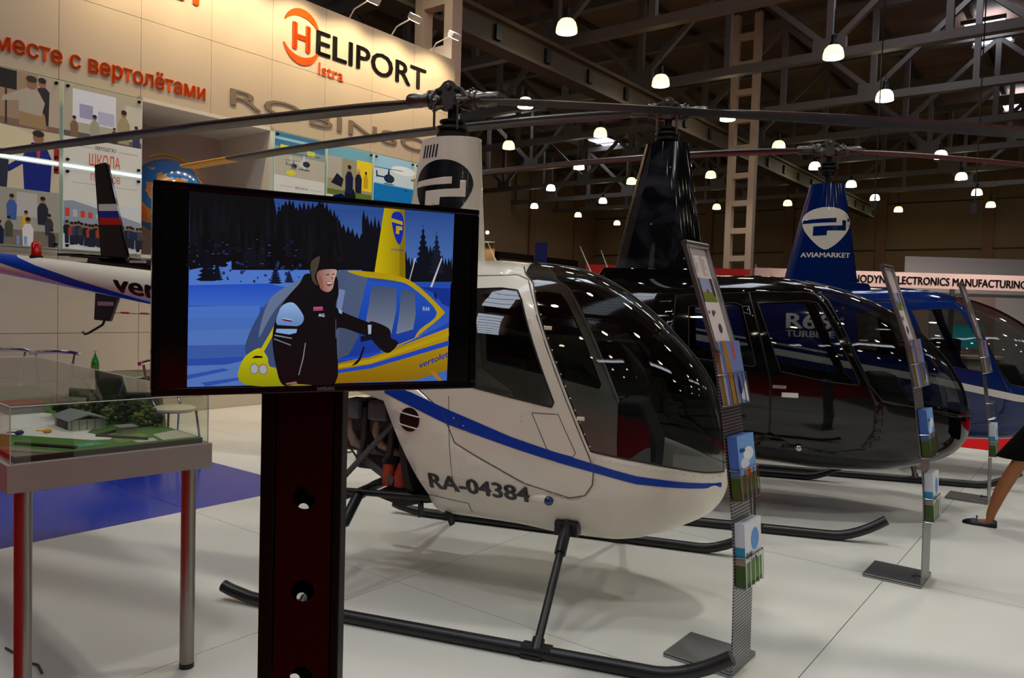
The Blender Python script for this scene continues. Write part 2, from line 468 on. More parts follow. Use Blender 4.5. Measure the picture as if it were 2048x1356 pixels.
# crane girder and columns
g = thing('crane_girder', 'long brown crane girder running above the booth wall', 'beam', PQ(0, 11.62, 0), RB)
MB().box(-10, 50, -.12, .12, 7.65, 8.2).build('web', M_beam, g); MB().box(-10, 50, -.24, .24, 8.2, 8.3).build('flange', M_beam, g); MB().box(-10, 50, -.24, .24, 7.57, 7.65).build('flange', M_beam, g)
bm_ = MB().box(-.1, .1, -.2, -.1, 7.75, 8.1).mesh('bracket', M_dark)
for p in range(-8, 50, 2): link('bracket', bm_, g, (p, 0, 0))
def column(p, q, label, z1=12.4):
    t = thing('lattice_column', label, 'column', PQ(p, q), RB, 'hall columns')
    for s in (-1, 1): MB().box(-.14, .14, s * .4 - .11, s * .4 + .11, 0, z1).build('leg', M_col, t)
    bt = MB().box(-.12, .12, -.3, .3, -.1, .1).mesh('batten', M_col)
    for k in range(int(z1)): link('batten', bt, t, (0, 0, .6 + k))
column(27.4, 10.78, 'tall white lattice column behind the black helicopter')
column(11.36, 10.85, 'pinkish steel column rising behind the end of the booth wall')
column(27.4, 26.5, 'steel column far behind the white helicopter mast')

# skylights: strips of bright panes in the roof
pane = MB().box(.05, 1.45, -.62, .62, 12.28, 12.31).mesh('pane', M_sky)
frm = MB().box(-.05, .05, -.7, .7, 12.2, 12.33).mesh('mullion', M_steel)
wn = 0
for q, segs in ((4.0, [(-22, -10), (-7, 6), (8.5, 14), (17, 27.5), (32, 35), (43.5, 46.5)]), (26.0, [(-4, 9), (14, 20), (30.5, 33.5), (40, 44.5)]), (-18.0, [(-20, -8), (-5, 8), (12, 24), (29, 40)])):
    for p0, p1 in segs:
        wn += 1
        s = struct('window_%d' % wn, 'bright daylight roof skylight strip of panes between trusses', PQ(p0, q), RB)
        n = int((p1 - p0) / 1.5)
        for k in range(n): link('pane', pane, s, (k * 1.5, 0, 0))
        for k in range(n + 1): link('mullion', frm, s, (k * 1.5, 0, 0))

# pendant lamps in a regular grid under the trusses
shade_prof = [(.245, 0), (.25, .02), (.24, .12), (.21, .22), (.15, .29), (.06, .32), (.0, .325)]
sh_w = MB().lathe(shade_prof, 20).mesh('shade', M_lampw, 0); sh_y = MB().lathe(shade_prof, 20).mesh('shade', M_lampy, 0)
mouth_m = MB().lathe([(0, .012), (.2, .012), (.23, .02)], 20).mesh('lamp_mouth', M_lampb)
cap_m = MB().lathe([(.1, .3), (.1, .36), (.07, .42), (.07, .55), (.02, .6), (.0, .6)], 14).mesh('cap', M_dark, 40)
cord_m = MB().tube([(0, 0, .58), (0, 0, 1.2)], .012, 6).mesh('cord', M_dark)
PL = [4.9, 10, 15.0, 20.0, 24.8, 30.0, 34.8, 40.4, 45.7, 51.1]; QL = [.8, 5.6, 10.35, 15.2, 19.5, 24.5, 29.7]
skip = {(30.0, 5.6), (15.0, 15.2), (15.0, 19.5), (15., 24.5), (15., 29.7), (20., 19.5), (20., 24.5), (20., 29.7), (24.8, 24.5), (24.8, 29.7), (30., 24.5), (30., 29.7), (34.8, 29.7), (30., 15.2), (40.4, 15.2), (51.1, 15.2), (51.1, 19.5), (51.1, 24.5), (4.9, 10.35), (4.9, 15.2), (10, 15.2), (10, 19.5), (10, 24.5), (10, 29.7), (4.9, 19.5), (4.9, 24.5), (4.9, 29.7)}
ROWS = {.8: 'in the row right of the helicopters', 5.6: 'in the row over the helicopters', 10.35: 'in the row beside the crane girder', 15.2: 'in the first row past the girder', 19.5: 'in the second row past the girder', 24.5: 'in the third row past the girder', 29.7: 'in the row nearest the gates', -4.0: 'in the row over the aisle', -8.8: 'in the second row over the aisle', -13.7: 'in the third row over the aisle', -18.5: 'in the fourth row over the aisle'}
ORD = ['first', 'second', 'third', 'fourth', 'fifth', 'sixth', 'seventh', 'eighth', 'ninth', 'tenth']
grid = [(p, q) for p in PL for q in QL if not ((p, q) in skip or q < 5 and p > 16)] + [(p, q) for p in (-10.6, -5.4, -.3, 4.9, 10, 15) for q in (-4.0, -8.8, -13.7, -18.5)]
for p, q in grid:
    if True:
        yel = (int(p * 3 + q * 7)) % 3 == 0
        t = thing('pendant_lamp', '%s glowing pendant lamp %s, %s from the camera end' % ('yellowish' if yel else 'white', ROWS[q], ORD[sorted(a for a, b in grid if b == q).index(p)]), 'lamp', PQ(p + random.uniform(-.1, .1), q + random.uniform(-.1, .1), 8.0), 0, 'hall pendant lamps')
        link('shade', sh_y if yel else sh_w, t); link('lamp_mouth', mouth_m, t); link('cap', cap_m, t); link('cord', cord_m, t)

# narrow downward beams of the pendant reflectors over and around the booth
for p, q in [(p, q) for p in (-.3, 4.9, 10, 15) for q in (-4.0, .8, 5.6)] + [(10, 10.35), (15, 10.35), (20, 5.6), (20, .8), (24.8, 5.6), (24.8, 10.35), (20, 10.35)]:
    lamp_light('pendant_beam', 'SPOT', PQ(p, q, 7.98), (270 if p < 1 else 420) if p < 12 else 320, (1.0, .965, .88), .2, spot=R(104), aim=PQ(p, q, 0), blend=.6)
# ================================================================== helicopters
M_hwhite = mat('heli_white', (232, 226, 212), 0.28, coat=0.5, noise=(3, 0.02))
M_hblack = mat('heli_black', (7, 7, 8), 0.06)
M_hblue = mat('heli_blue', (4, 34, 98), 0.08)
M_stripe_blue = mat('stripe_blue', (2, 60, 172), 0.35, spec=.3)
M_stripe_white = mat('stripe_white', (215, 210, 205), 0.3, coat=0.4)
M_canopy = glass('canopy_glass', (186, 190, 190), 1.55, mul=1.5)
M_cabin = mat('cabin_interior', (30, 29, 30), 0.8)
M_seat = mat('seat_leather', (46, 44, 46), 0.6)
M_skid = mat('skid_black', (20, 20, 24), 0.38)
M_blade = mat('blade_grey', (42, 39, 38), 0.4)
M_blade_reflect = mat('blade_red_reflection', (50, 18, 18), 0.4)  # reddish reflections under the blades, put into the blade colour
M_hubm = mat('hub_steel', (98, 94, 90), 0.34, metal=0.85)
M_hubd = mat('hub_dark', (34, 32, 32), 0.4, metal=0.4)
M_yellow = mat('tip_yellow', (226, 160, 28), 0.4)
M_line = mat('panel_line', (84, 80, 74), 0.7)
M_decal_b = mat('decal_black', (14, 14, 20), 0.3, coat=0.3)
M_beacon = mat('beacon_red', (190, 8, 10), 0.15, coat=1.0)
M_bluelens = mat('lens_blue', (6, 50, 110), 0.1, coat=1.0)
M_hose = mat('hose_red', (168, 62, 36), 0.7)
M_exh = mat('exhaust_metal', (150, 132, 116), 0.5, metal=0.4)
M_eng = mat('engine_dark', (46, 44, 46), 0.55)
M_engg = mat('engine_cover_grey', (84, 84, 90), 0.5)
M_red_deco = mat('deco_red', (190, 20, 26), 0.5)

def cdt(pts, segs):
    r = delaunay_2d_cdt([Vector(p) for p in pts], segs, [], 0, 1e-6)
    return r[0], [tuple(f) for f in r[2]]

def drape(name, polys, fn, m, parent, step=.05):
    """fill 2-D polygons with a fine triangulation and lay them on a surface fn(u, v) -> point"""
    vs, fs = [], []
    for poly in polys:
        pts, segs = [], []
        n = len(poly)
        for i in range(n):
            a, b = Vector(poly[i]), Vector(poly[(i + 1) % n]); k = max(1, int((b - a).length / step))
            for j in range(k): pts.append(tuple(a.lerp(b, j / k)))
        N = len(pts); segs = [(i, (i + 1) % N) for i in range(N)]
        x0, x1 = min(p[0] for p in poly), max(p[0] for p in poly); y0, y1 = min(p[1] for p in poly), max(p[1] for p in poly)
        gx = x0 + step * .5
        while gx < x1:
            gy = y0 + step * .5
            while gy < y1:
                if inside(poly, gx, gy): pts.append((gx, gy))
                gy += step
            gx += step
        v, f = cdt(pts, segs)
        k = len(vs); vs += [fn(p[0], p[1]) for p in v]
        for t in f:
            c = (v[t[0]] + v[t[1]] + v[t[2]]) / 3
            if inside(poly, c[0], c[1]): fs.append(tuple(i + k for i in t))
    me = bpy.data.meshes.new(name); me.from_pydata(vs, [], fs); me.materials.append(m); me.shade_smooth()
    return link(name, me, parent)

class Pod:
    """helicopter cabin: superellipse sections between a roof line, a belly line and a plan outline"""
    def __init__(s, top, bot, wid, n=2.5, frac=.44):
        s.xa, s.xn = top[0][0], top[-1][0]; s.n = n; s.frac = frac
        f = lambda tab: pchip([(s.t(x), v) for x, v in tab])
        s.ft, s.fb, s.fw = f(top), f(bot), f(wid)
    def t(s, x): return 2 / PI * math.asin(max(0, min(1, (x - s.xa) / (s.xn - s.xa))))
    def x(s, t): return s.xa + (s.xn - s.xa) * math.sin(t * PI / 2)
    def sec(s, t):
        zt, zb = s.ft(t), s.fb(t); return zt, zb, max(s.fw(t), 1e-4), zb + s.frac * (zt - zb)
    def th(s, x, z):
        zt, zb, w, zc = s.sec(s.t(x))
        if z == 'T' or (z != 'B' and z >= zt - 1e-5): return PI
        if z == 'B' or z <= zb + 1e-5: return 0.0
        c = ((zc - z) / (zc - zb)) if z < zc else -((z - zc) / (zt - zc))
        return math.acos(math.copysign(abs(c) ** (s.n / 2), c))
    def pt(s, t, th, side=-1, off=0.0):
        zt, zb, w, zc = s.sec(t); c, sn = math.cos(th), max(0, math.sin(th)); e = 2 / s.n
        z = zc - (zc - zb) * abs(c) ** e if c > 0 else zc + (zt - zc) * abs(c) ** e
        return Vector((s.x(t), side * (w + off) * sn ** e, z))
    def Y(s, x, z):
        zt, zb, w, zc = s.sec(s.t(x)); h = (zc - zb) if z < zc else (zt - zc)
        return w * max(0.0, 1 - min(1, abs(z - zc) / h) ** s.n) ** (1 / s.n)
    def side(s, x, z, off=.003, sd=-1):
        y = s.Y(x, z); e = .01
        dx = (s.Y(x + e, z) - s.Y(x - e, z)) / (2 * e); dz = (s.Y(x, z + e) - s.Y(x, z - e)) / (2 * e)
        nn = Vector((-dx, 1, -dz)).normalized()
        return Vector((x + nn.x * off, sd * (y + nn.y * off), z + nn.z * off))
    def map(s, poly, nd=7):
        r = []
        for i in range(len(poly)):
            (x0, z0), (x1, z1) = poly[i], poly[(i + 1) % len(poly)]
            num = not (isinstance(z0, str) or isinstance(z1, str))
            t0, t1, h0, h1 = s.t(x0), s.t(x1), s.th(x0, z0), s.th(x1, z1)
            for k in range(nd):
                f = k / nd
                if num:
                    x = x0 + (x1 - x0) * f; r.append((s.t(x), s.th(x, z0 + (z1 - z0) * f)))
                else: r.append((t0 + (t1 - t0) * f, h0 + (h1 - h0) * f))
        return r
    def cut(s, regions, nt=56, nh=30):
        """regions: list of (key, polygon in x,z). Returns {key: triangles in (t, theta)}; the rest is 'skin'"""
        mp = [(k, s.map(p)) for k, p in regions]
        pts, segs = [], []
        for _, p in mp:
            k = len(pts); pts += p; segs += [(k + i, k + (i + 1) % len(p)) for i in range(len(p))]
        k = len(pts); dom = [(i / nt, 0.) for i in range(nt)] + [(1., PI * i / nh) for i in range(nh)] + [(1 - i / nt, PI) for i in range(nt)] + [(0., PI - PI * i / nh) for i in range(nh)]
        pts += dom; segs += [(k + i, k + (i + 1) % len(dom)) for i in range(len(dom))]
        pts += [(i / nt, PI * j / nh) for i in range(1, nt) for j in range(1, nh)]
        S = 1.0 / 2.2
        v, f = cdt([(a, b * S) for a, b in pts], segs)
        v = [(p[0], p[1] / S) for p in v]
        out = {'skin': []}
        for k, _ in mp: out[k] = []
        for t in f:
            cx = sum(v[i][0] for i in t) / 3; cy = sum(v[i][1] for i in t) / 3
            for k, p in mp:
                if inside(p, cx, cy): out[k].append(t); break
            else: out['skin'].append(t)
        s.cv = v; s.cf = out
        return out
    def surf(s, key, name, m, parent, sides=(-1, 1), thick=0.0):
        vs, fs, ix = [], [], {}
        for sd in sides:
            for t in s.cf[key]:
                q = []
                for i in t:
                    a = (i, sd)
                    if a not in ix: ix[a] = len(vs); vs.append(s.pt(*s.cv[i], side=sd))
                    q.append(ix[a])
                fs.append(tuple(q if sd < 0 else q[::-1]))
        me = bpy.data.meshes.new(name); me.from_pydata(vs, [], fs); me.materials.append(m)
        bm = bmesh.new(); bm.from_mesh(me); bmesh.ops.remove_doubles(bm, verts=bm.verts, dist=5e-4)
        bmesh.ops.recalc_face_normals(bm, faces=bm.faces)
        bm.to_mesh(me); bm.free()
        me.shade_smooth(); o = link(name, me, parent)
        if thick:
            md = o.modifiers.new('skin_thickness', 'SOLIDIFY'); md.thickness = thick; md.offset = -1
        return o
    def bulkhead(s, x, name, m, parent, k=.94, z0=None):
        t = s.t(x); pts = [s.pt(t, PI * i / 20, -1) for i in range(21)] + [s.pt(t, PI - PI * i / 20, 1) for i in range(1, 20)]
        zt, zb, w, zc = s.sec(t)
        poly = [(p.y * k, zc + (p.z - zc) * k) for p in pts]
        if z0: poly = [(a, max(b, z0)) for a, b in poly]
        return MB().prism(poly, x - .02, x + .02, 'yz').build(name, m, parent)
    def seam(s, poly, name, m, parent, r=.003, closed=True, sd=-1):
        pts = []
        n = len(poly)
        for i in range(n if closed else n - 1):
            a, b = poly[i], poly[(i + 1) % n]
            for k in range(6): pts.append(s.side(a[0] + (b[0] - a[0]) * k / 6, a[1] + (b[1] - a[1]) * k / 6, 0.0, sd))
        pts.append(s.side(*poly[0 if closed else -1], 0.0, sd))
        return MB().tube(pts, r, 6).build(name, m, parent, smooth=0)

def rotor(root, zh, rad, chord, drop, tilt, k, m_blade, pw, tip=False, twist=6.0):
    """two-blade teetering rotor lying fore and aft; k scales the hub"""
    for s in (1, -1):
        rings = []; rt = []
        r0 = .2 * k
        n = 26
        for i in range(n + 1):
            r = r0 + (rad - r0) * i / n
            z = zh - drop * r ** pw - s * tilt * r
            c = chord * (.55 + .45 * min(1, (r - r0) / .35)); th = .06 * c + .012 * (1 - i / n)
            a = R(twist) * (1 - r / rad) * s + R(2)
            ring = []
            for u, v in ((.28, .0), (.22, .75), (.08, 1), (-.2, .8), (-.5, .25), (-.72, 0), (-.5, -.25), (-.2, -.7), (.08, -1), (.22, -.75)):
                yy, zz = u * c * s, v * th
                ring.append((s * r, yy * math.cos(a) - zz * math.sin(a), z + yy * math.sin(a) + zz * math.cos(a)))
            (rings if (not tip or r < rad - .4) else rt).append(ring)
        bl = MB().loft(rings).build('rotor_blade', m_blade, root, smooth=40)
        if rt: MB().loft([rings[-1]] + rt).build('blade_tip', M_yellow, bl, smooth=40)
        # grip: flange, bearing housing, barrel, bolts
        g = MB(); X = lambda v: s * v * k
        prof = [(0, .05), (.045, .05), (.055, .075), (.062, .1), (.062, .12), (.05, .125), (.05, .14), (.058, .145), (.058, .155), (.043, .16), (.04, .2), (.044, .21), (.044, .285), (.036, .3), (0, .3)]
        g.lathe([(a * k, X(b)) for a, b in prof], 20, c=(0, 0, zh - s * .01), axis='x')
        for q in range(8):
            an = 2 * PI * q / 8
            g.sphere((X(.128), .058 * k * math.cos(an), zh + .058 * k * math.sin(an)), .009 * k, 8, 6)
        g.box(*sorted((X(.215), X(.33))), -.03 * k, .03 * k, zh - .012, zh + .012)
        g.build('blade_grip', M_hubm, root, smooth=35)
        MB().tube([(X(.075), -.1 * k, zh - .03 * k), (X(.075), -.1 * k, zh - .2 * k)], .008 * k, 8).tube([(X(.075), -.1 * k, zh - .03 * k), (X(.13), -.04 * k, zh - .005)], .014 * k, 8).sphere((X(.075), -.1 * k, zh - .03 * k), .02 * k).build('pitch_link', M_hubm, root, smooth=40)
    hp = [(-.115, -.03), (-.115, .005), (-.085, .05), (-.055, .062), (-.03, .09), (0, .1), (.03, .09), (.055, .062), (.085, .05), (.115, .005), (.115, -.03), (.085, -.048), (.03, -.05), (.03, -.07), (-.03, -.07), (-.03, -.05), (-.085, -.048)]
    h = MB()
    for y0, y1 in ((-.075, -.045), (.045, .075)): h.prism([(a * k, zh + b * k) for a, b in hp], y0 * k, y1 * k)
    h.prism([(a * k * .8, zh + b * k * .8) for a, b in hp], -.045 * k, .045 * k)
    hub = h.build('hub', M_hubm, root, bevel=.004)
    for x in (-.06, .06):
        MB().lathe([(0, -.077 * k), (.017 * k, -.077 * k), (.017 * k, -.085 * k), (.01 * k, -.088 * k), (0, -.088 * k)], 14, c=(x * k, 0, zh + .035 * k), axis='y').build('hinge_bolt', M_hubd, hub, smooth=35)
    for x, z, r in ((-.07, -.015, .026), (.07, -.015, .026), (0, .06, .018)):
        MB().lathe([(0, -.076 * k), (r * k, -.076 * k), (r * k, -.09 * k), (r * .5 * k, -.097 * k), (0, -.097 * k)], 16, c=(x * k, 0, zh + z * k), axis='y').build('hinge_bolt', M_hubm, hub, smooth=35)
    MB().lathe([(.03 * k, zh - .42 * k), (.03 * k, zh - .05 * k), (0, zh - .05 * k)], 16).build('mast', M_hubd, root, smooth=40)
    MB().lathe([(0, zh - .125 * k), (.05 * k, zh - .12 * k), (.078 * k, zh - .128 * k), (.078 * k, zh - .14 * k), (.055 * k, zh - .15 * k), (.07 * k, zh - .16 * k), (.098 * k, zh - .168 * k), (.1 * k, zh - .182 * k), (.08 * k, zh - .19 * k), (.086 * k, zh - .2 * k), (.095 * k, zh - .205 * k), (.095 * k, zh - .225 * k), (.08 * k, zh - .235 * k), (.06 * k, zh - .26 * k), (0, zh - .26 * k)], 28).build('swashplate', M_hubd, root, smooth=35)

class Fairing:
    def __init__(s, tab, zb, zt, zl=None):
        """tab rows: (z, front, rear, half thickness)"""
        s.f = pchip([(r[0], r[1]) for r in tab]); s.r = pchip([(r[0], r[2]) for r in tab]); s.h = pchip([(r[0], r[3]) for r in tab]); s.zb, s.zt = zb, zt
    def y(s, x, z):
        e = s.f(z) if x > 0 else s.r(z); u = min(1, abs(x) / e)
        return s.h(z) * ((1 - u * u) ** .5 if x > 0 else (1 - u ** 1.8) ** .75)
    def build(s, name, m, parent, levels=14, lean=0.0):
        rings = []
        us = [math.cos(PI * k / 24) for k in range(25)]
        for i in range(levels + 1):
            z = s.zb + (s.zt - s.zb) * i / levels
            xs = [u * (s.f(z) if u > 0 else s.r(z)) for u in us]
            ring = [(x, -s.y(x, z), z) for x in xs] + [(x, s.y(x, z), z) for x in xs[-2:0:-1]]
            rings.append(ring)
        return MB().loft(rings).build(name, m, parent, smooth=50)
    def pt(s, x, z, off=.003): return (x, -s.y(x, z) - off, z)

SHIELD = [(285, 790), (292, 750), (320, 715), (370, 688), (440, 672), (520, 672), (590, 690), (640, 725), (663, 770), (666, 810), (650, 860), (615, 915), (570, 965), (525, 1003), (475, 1028), (430, 1010), (380, 965), (330, 905), (298, 850)]
MARKS = [[(296, 776), (552, 760), (552, 798), (286, 808)], [(600, 778), (632, 778), (632, 865), (480, 868), (478, 908), (370, 912), (372, 832), (600, 822)]]
def smooth_loop(pl, n=4):
    r = []
    for i in range(len(pl)):
        a, b, c, d = (Vector(pl[(i + k) % len(pl)]) for k in (-1, 0, 1, 2))
        for j in range(n):
            t = j / n; r.append(tuple(.5 * ((2 * b) + (c - a) * t + (2 * a - 5 * b + 4 * c - d) * t * t + (3 * b - a - 3 * c + d) * t ** 3)))
    return r
def logo(fr, cx, cz, hw, hh, m_shield, m_mark, parent):
    f = lambda pl: [((x - 475) / 190 * hw + cx, (850 - y) / 178 * hh + cz) for x, y in pl]
    s = drape('logo_shield', [f(smooth_loop(SHIELD))], lambda x, z: fr.pt(x, z, .002), m_shield, parent, .03)
    drape('logo_mark', [f(p) for p in MARKS], lambda x, z: fr.pt(x, z, .004), m_mark, s, .03)

def skid_gear(root, tread, xr, xf, xt, zt, struts, r=.032, body_y=.42, zb=.5):
    for s in (-1, 1):
        y = s * tread
        pts = [(xr, y, .075), (xr + .05, y, .06), (xr + .17, y, r + .006), (xr + .3, y, r)] + [(xr + .3 + (xf - xr - .3) * k / 6, y, r) for k in range(1, 7)]
        for k in range(1, 7):
            f = k / 6; pts.append((xf + (xt - xf) * f, y, r + (zt - r) * f ** 1.7))
        sk = MB().tube(pts, r, 14).build('skid', M_skid, root, smooth=45)
        for x in struts: MB().box(x - .05, x + .05, y - r * 1.05, y + r * 1.05, 0.002, .02).build('wear_shoe', M_dark, sk)
        for x in struts:
            a, b = Vector((x + .02, y, .05)), Vector((x, s * body_y, zb))
            st = MB().tube([a, b], .021, 12).build('strut', M_skid, root, smooth=45)
            d = b - a
            MB().tube([a + d * .72, a + d * .99], .031, 12).build('collar', M_skid, st, smooth=45)
            MB().tube([a - d * .03, a + d * .06], .03, 12).box(x - .05, x + .09, y - .03, y + .03, .05, .062).build('saddle', M_skid, st, smooth=45)
    for x in struts:
        MB().tube([(x, -body_y, zb), (x, -body_y * .5, zb + .02), (x, body_y * .5, zb + .02), (x, body_y, zb)], .03, 12).build('cross_tube', M_skid, root, smooth=45)

def seat(root, x, y, z):
    b = MB().box(x - .02, x + .42, y - .2, y + .2, z, z + .14).build('seat', M_seat, root, bevel=.04)
    m = MB(); m.M = Matrix.Translation((x - .02, y, z + .1)) @ Matrix.Rotation(R(-12), 4, 'Y')
    m.box(-.1, .02, -.2, .2, 0, .58); m.build('seat_back', M_seat, root, bevel=.04)
    return b

def whip(root, x, y, z, dx, dz, r=.006):
    MB().tube([(x, y, z), (x + dx * .2, y, z + dz * .2), (x + dx, y, z + dz)], [r * 2.2, r * 1.2, r * .6], 8).build('antenna', M_white, root, smooth=45)

def heli_root(name, label, x, y, fw_deg):
    return thing(name, label, 'helicopter', (x, y, 0), R(fw_deg))

# ------------------------------------------------------------------ white two-seat helicopter
def white_heli():
    root = heli_root('helicopter', 'white helicopter with blue side stripe and registration RA-04384', -.398, 4.701, -19.33)
    pod = Pod([(-1.15, 1.70), (-.8, 1.80), (-.3, 1.87), (0, 1.885), (.33, 1.885), (.565, 1.872), (.80, 1.845), (.91, 1.815), (1.04, 1.753), (1.168, 1.669), (1.297, 1.565), (1.422, 1.44), (1.52, 1.33), (1.585, 1.225), (1.64, 1.07), (1.677, .86), (1.688, .715)],
              [(-1.15, .46), (-.4, .42), (0, .385), (.56, .375), (.83, .352), (1.09, .348), (1.216, .364), (1.34, .40), (1.46, .452), (1.61, .54), (1.672, .63), (1.688, .715)],
              [(-1.15, .17), (-.7, .37), (-.3, .49), (0, .54), (.3, .56), (.6, .56), (.9, .53), (1.15, .475), (1.35, .385), (1.5, .29), (1.6, .195), (1.66, .11), (1.688, 0)], n=2.7)
    WS = [(.565, 'T'), (.60, 1.80), (.665, 1.745), (.73, 1.59), (.885, 1.247), (1.04, .895), (1.259, .855), (1.45, .815), (1.58, .785), (1.688, .775), (1.688, 'T')]
    WIN = [(.06, 1.69), (.50, 1.715), (.59, 1.705), (.625, 1.655), (.845, 1.135), (.835, 1.11), (.416, 1.186), (.06, 1.25)]
    DOOR = [(.0, 1.765), (.56, 1.79), (.63, 1.765), (.665, 1.70), (1.03, .87), (1.055, .80), (1.05, .72), (1.01, .66), (.93, .64), (.70, .70), (.407, .836), (.31, .885), (.235, 1.05), (.02, 1.20)]
    BAY = [(-1.15, 'B'), (-1.15, 1.36), (-.55, 1.15), (-.275, 1.10), (-.14, 1.074), (.115, .56), (.115, 'B')]
    pod.cut([('window', WIN), ('door', DOOR), ('windshield', WS), ('bay', BAY)])
    pod.surf('skin', 'fuselage', M_hwhite, root, thick=.006)
    for sd in (-1, 1):
        d = pod.surf('door', 'door', M_hwhite, root, (sd,))
        pod.surf('window', 'window', M_canopy, d, (sd,))
        pod.seam(DOOR, 'door_gap', M_line, d, .0028, sd=sd)
        pod.seam(WIN, 'window_gasket', M_cabin, d, .005, sd=sd)
        w = pod.surf('windshield', 'windshield', M_canopy, root, (sd,))
        pod.seam([(.565, 1.84), (.60, 1.80), (.665, 1.745), (.73, 1.59), (.885, 1.247), (1.04, .895), (1.259, .855), (1.45, .815), (1.58, .785), (1.67, .775)], 'windshield_edge', M_black, w, .004, closed=False, sd=sd)
        for x, z in ((.79, 1.51), (.985, 1.06)):
            c = pod.side(x, z, .008, sd); MB().box(c.x - .02, c.x + .02, c.y - .006, c.y + .006, c.z - .01, c.z + .01).build('hinge', M_hwhite, d, bevel=.003)
    # centre bow of the windshield
    MB().tube([pod.pt(pod.t(x), PI) + Vector((0, 0, .001)) for x in [.57 + (1.68 - .57) * k / 24 for k in range(24)]] + [pod.pt(1, PI)], .007, 8).build('windshield_bow', M_dark, root, smooth=0)
    # stripe
    up = [(-.134, 1.175), (.041, 1.135), (.264, 1.061), (.629, .943), (.835, .888), (1.06, .83), (1.263, .775), (1.45, .745), (1.58, .728), (1.66, .72)]
    lo = [(-.134, 1.118), (.077, 1.047), (.275, .978), (.53, .913), (.741, .861), (.909, .82), (1.08, .782), (1.265, .733), (1.45, .712), (1.58, .70), (1.66, .694)]
    drape('stripe', [up + lo[::-1]], lambda x, z: pod.side(x, z, .0025), M_stripe_blue, root, .05)
    lettering('registration', 'RA-04384', M_decal_b, root, .089, .585, fn=lambda u, v: pod.side(.139 + u, .613 + v - u * .032, .003), bold=.035, step=.04)
    # small body details
    pod.seam([(.735, 1.075), (.87, 1.075), (.965, .88), (.95, .86), (.83, .885), (.815, .9)], 'inspection_panel', M_line, root, .002)
    pod.seam([(.27, 1.13), (.29, .6)], 'panel_joint', M_line, root, .002, closed=False)
    pod.seam([(.115, .56), (.35, .535), (.35, .47)], 'panel_joint', M_line, root, .002, closed=False)
    rv = MB()
    def rivet_row(a, b, n):
        for k in range(n):
            c = pod.side(a[0] + (b[0] - a[0]) * k / (n - 1), a[1] + (b[1] - a[1]) * k / (n - 1), .001); rv.sphere(c, .0045, 6, 4)
    rivet_row((.69, 1.70), (1.06, .86), 15); rivet_row((1.09, .86), (1.62, .755), 13); rivet_row((.30, 1.12), (.32, .6), 11); rivet_row((.5, 1.10), (.5, 1.07), 2); rivet_row((.68, 1.06), (.68, 1.03), 2); rivet_row((.3, .8), (1.0, .62), 15); rivet_row((.36, .98), (.4, .86), 5); rivet_row((1.12, .6), (1.13, .5), 4)
    tag(rv.build('rivets', M_hwhite, root, smooth=0), kind='stuff')
    c = pod.side(.035, .985, .004)
    v = drape('round_vent', [ell(c.x, c.z, .063, .066, 28)], lambda x, z: pod.side(x, z, .003), M_black, root, .02)
    for dz in (.03, -.035):
        MB().tube([pod.side(c.x - .068, c.z + dz + .012, 0), pod.side(c.x - .05, c.z + dz + .008, .015), pod.side(c.x, c.z + dz, .018), pod.side(c.x + .05, c.z + dz - .008, .015), pod.side(c.x + .068, c.z + dz - .012, 0)], .004, 8).build('vent_guard', M_white, v, smooth=45)
    c = pod.side(.78, .62, 0); l = MB().sphere(c, .045, 14, 10, sc=(1.5, .5, .6)).build('nav_light', M_hwhite, root, smooth=0)
    MB().sphere(c + Vector((.045, -.008, -.004)), .03, 12, 8, sc=(.9, .7, .85)).build('lens', M_bluelens, l, smooth=0)
    c = pod.side(.36, 1.215, .003)
    MB().box(c.x - .03, c.x + .03, c.y - .003, c.y + .002, c.z - .012, c.z + .012).build('placard', M_white, root)
    # fairing
    fr = Fairing([(1.86, .235, .33, .15), (2.25, .205, .26, .135), (2.61, .185, .2, .12)], 1.86, 2.61)
    fo = fr.build('mast_fairing', M_hwhite, root)
    logo(fr, -.012, 2.27, .185, .20, M_decal_b, M_hwhite, fo)
    for k in range(5):
        x = -.135 + k * .024
        MB().tube([fr.pt(x, 2.565, .002), fr.pt(x - .012, 2.49, .002)], .0045, 6).build('vent_slot', M_black, fo)
    rotor(root, 2.85, 3.84, .183, .062, .038, 1.0, M_blade, 1.2)
    skid_gear(root, .9615, -.84, 1.47, 1.79, .16, (.905, -.36), body_y=.40, zb=.49)
    MB().box(.84, .97, -.44, -.36, .42, .5).build('strut_bracket', M_skid, root, bevel=.01)
    # cabin interior
    MB().prism([(-.04, .55), (1.3, .55), (1.2, .52), (-.04, .52)], -.33, .33).build('cabin_floor', M_cabin, root)
    pod.bulkhead(-.03, 'firewall', M_cabin, root, .95)
    for y in (-.25, .25): seat(root, .05, y, .62)
    MB().prism([(1.12, .5), (1.3, .5), (1.32, .9), (1.22, 1.12), (1.1, 1.12), (1.1, .9)], -.17, .17).build('instrument_console', M_cabin, root, bevel=.02)
    cy = MB().tube([(.72, 0, .5), (.76, 0, .95), (.72, 0, 1.02)], .018, 10).build('cyclic', M_dark, root, smooth=45)
    MB().tube([(.72, -.32, .98), (.72, -.28, 1.0), (.72, .28, 1.0), (.72, .32, .98)], .014, 10).build('cyclic_bar', M_dark, cy, smooth=45)
    whip(root, .29, .05, 1.88, -.06, .12, .004)
    # tail boom
    def bc(x): return 1.55 + (-1.1 - x) * .1055
    def br(x): return .152 + (x + 1.0) * .0262
    bm = MB(); xs = [-.9 - k * .42 for k in range(10)]
    rings = []
    for x in xs: rings.append([(x, br(x) * math.cos(2 * PI * k / 28), bc(x) + br(x) * math.sin(2 * PI * k / 28)) for k in range(28)])
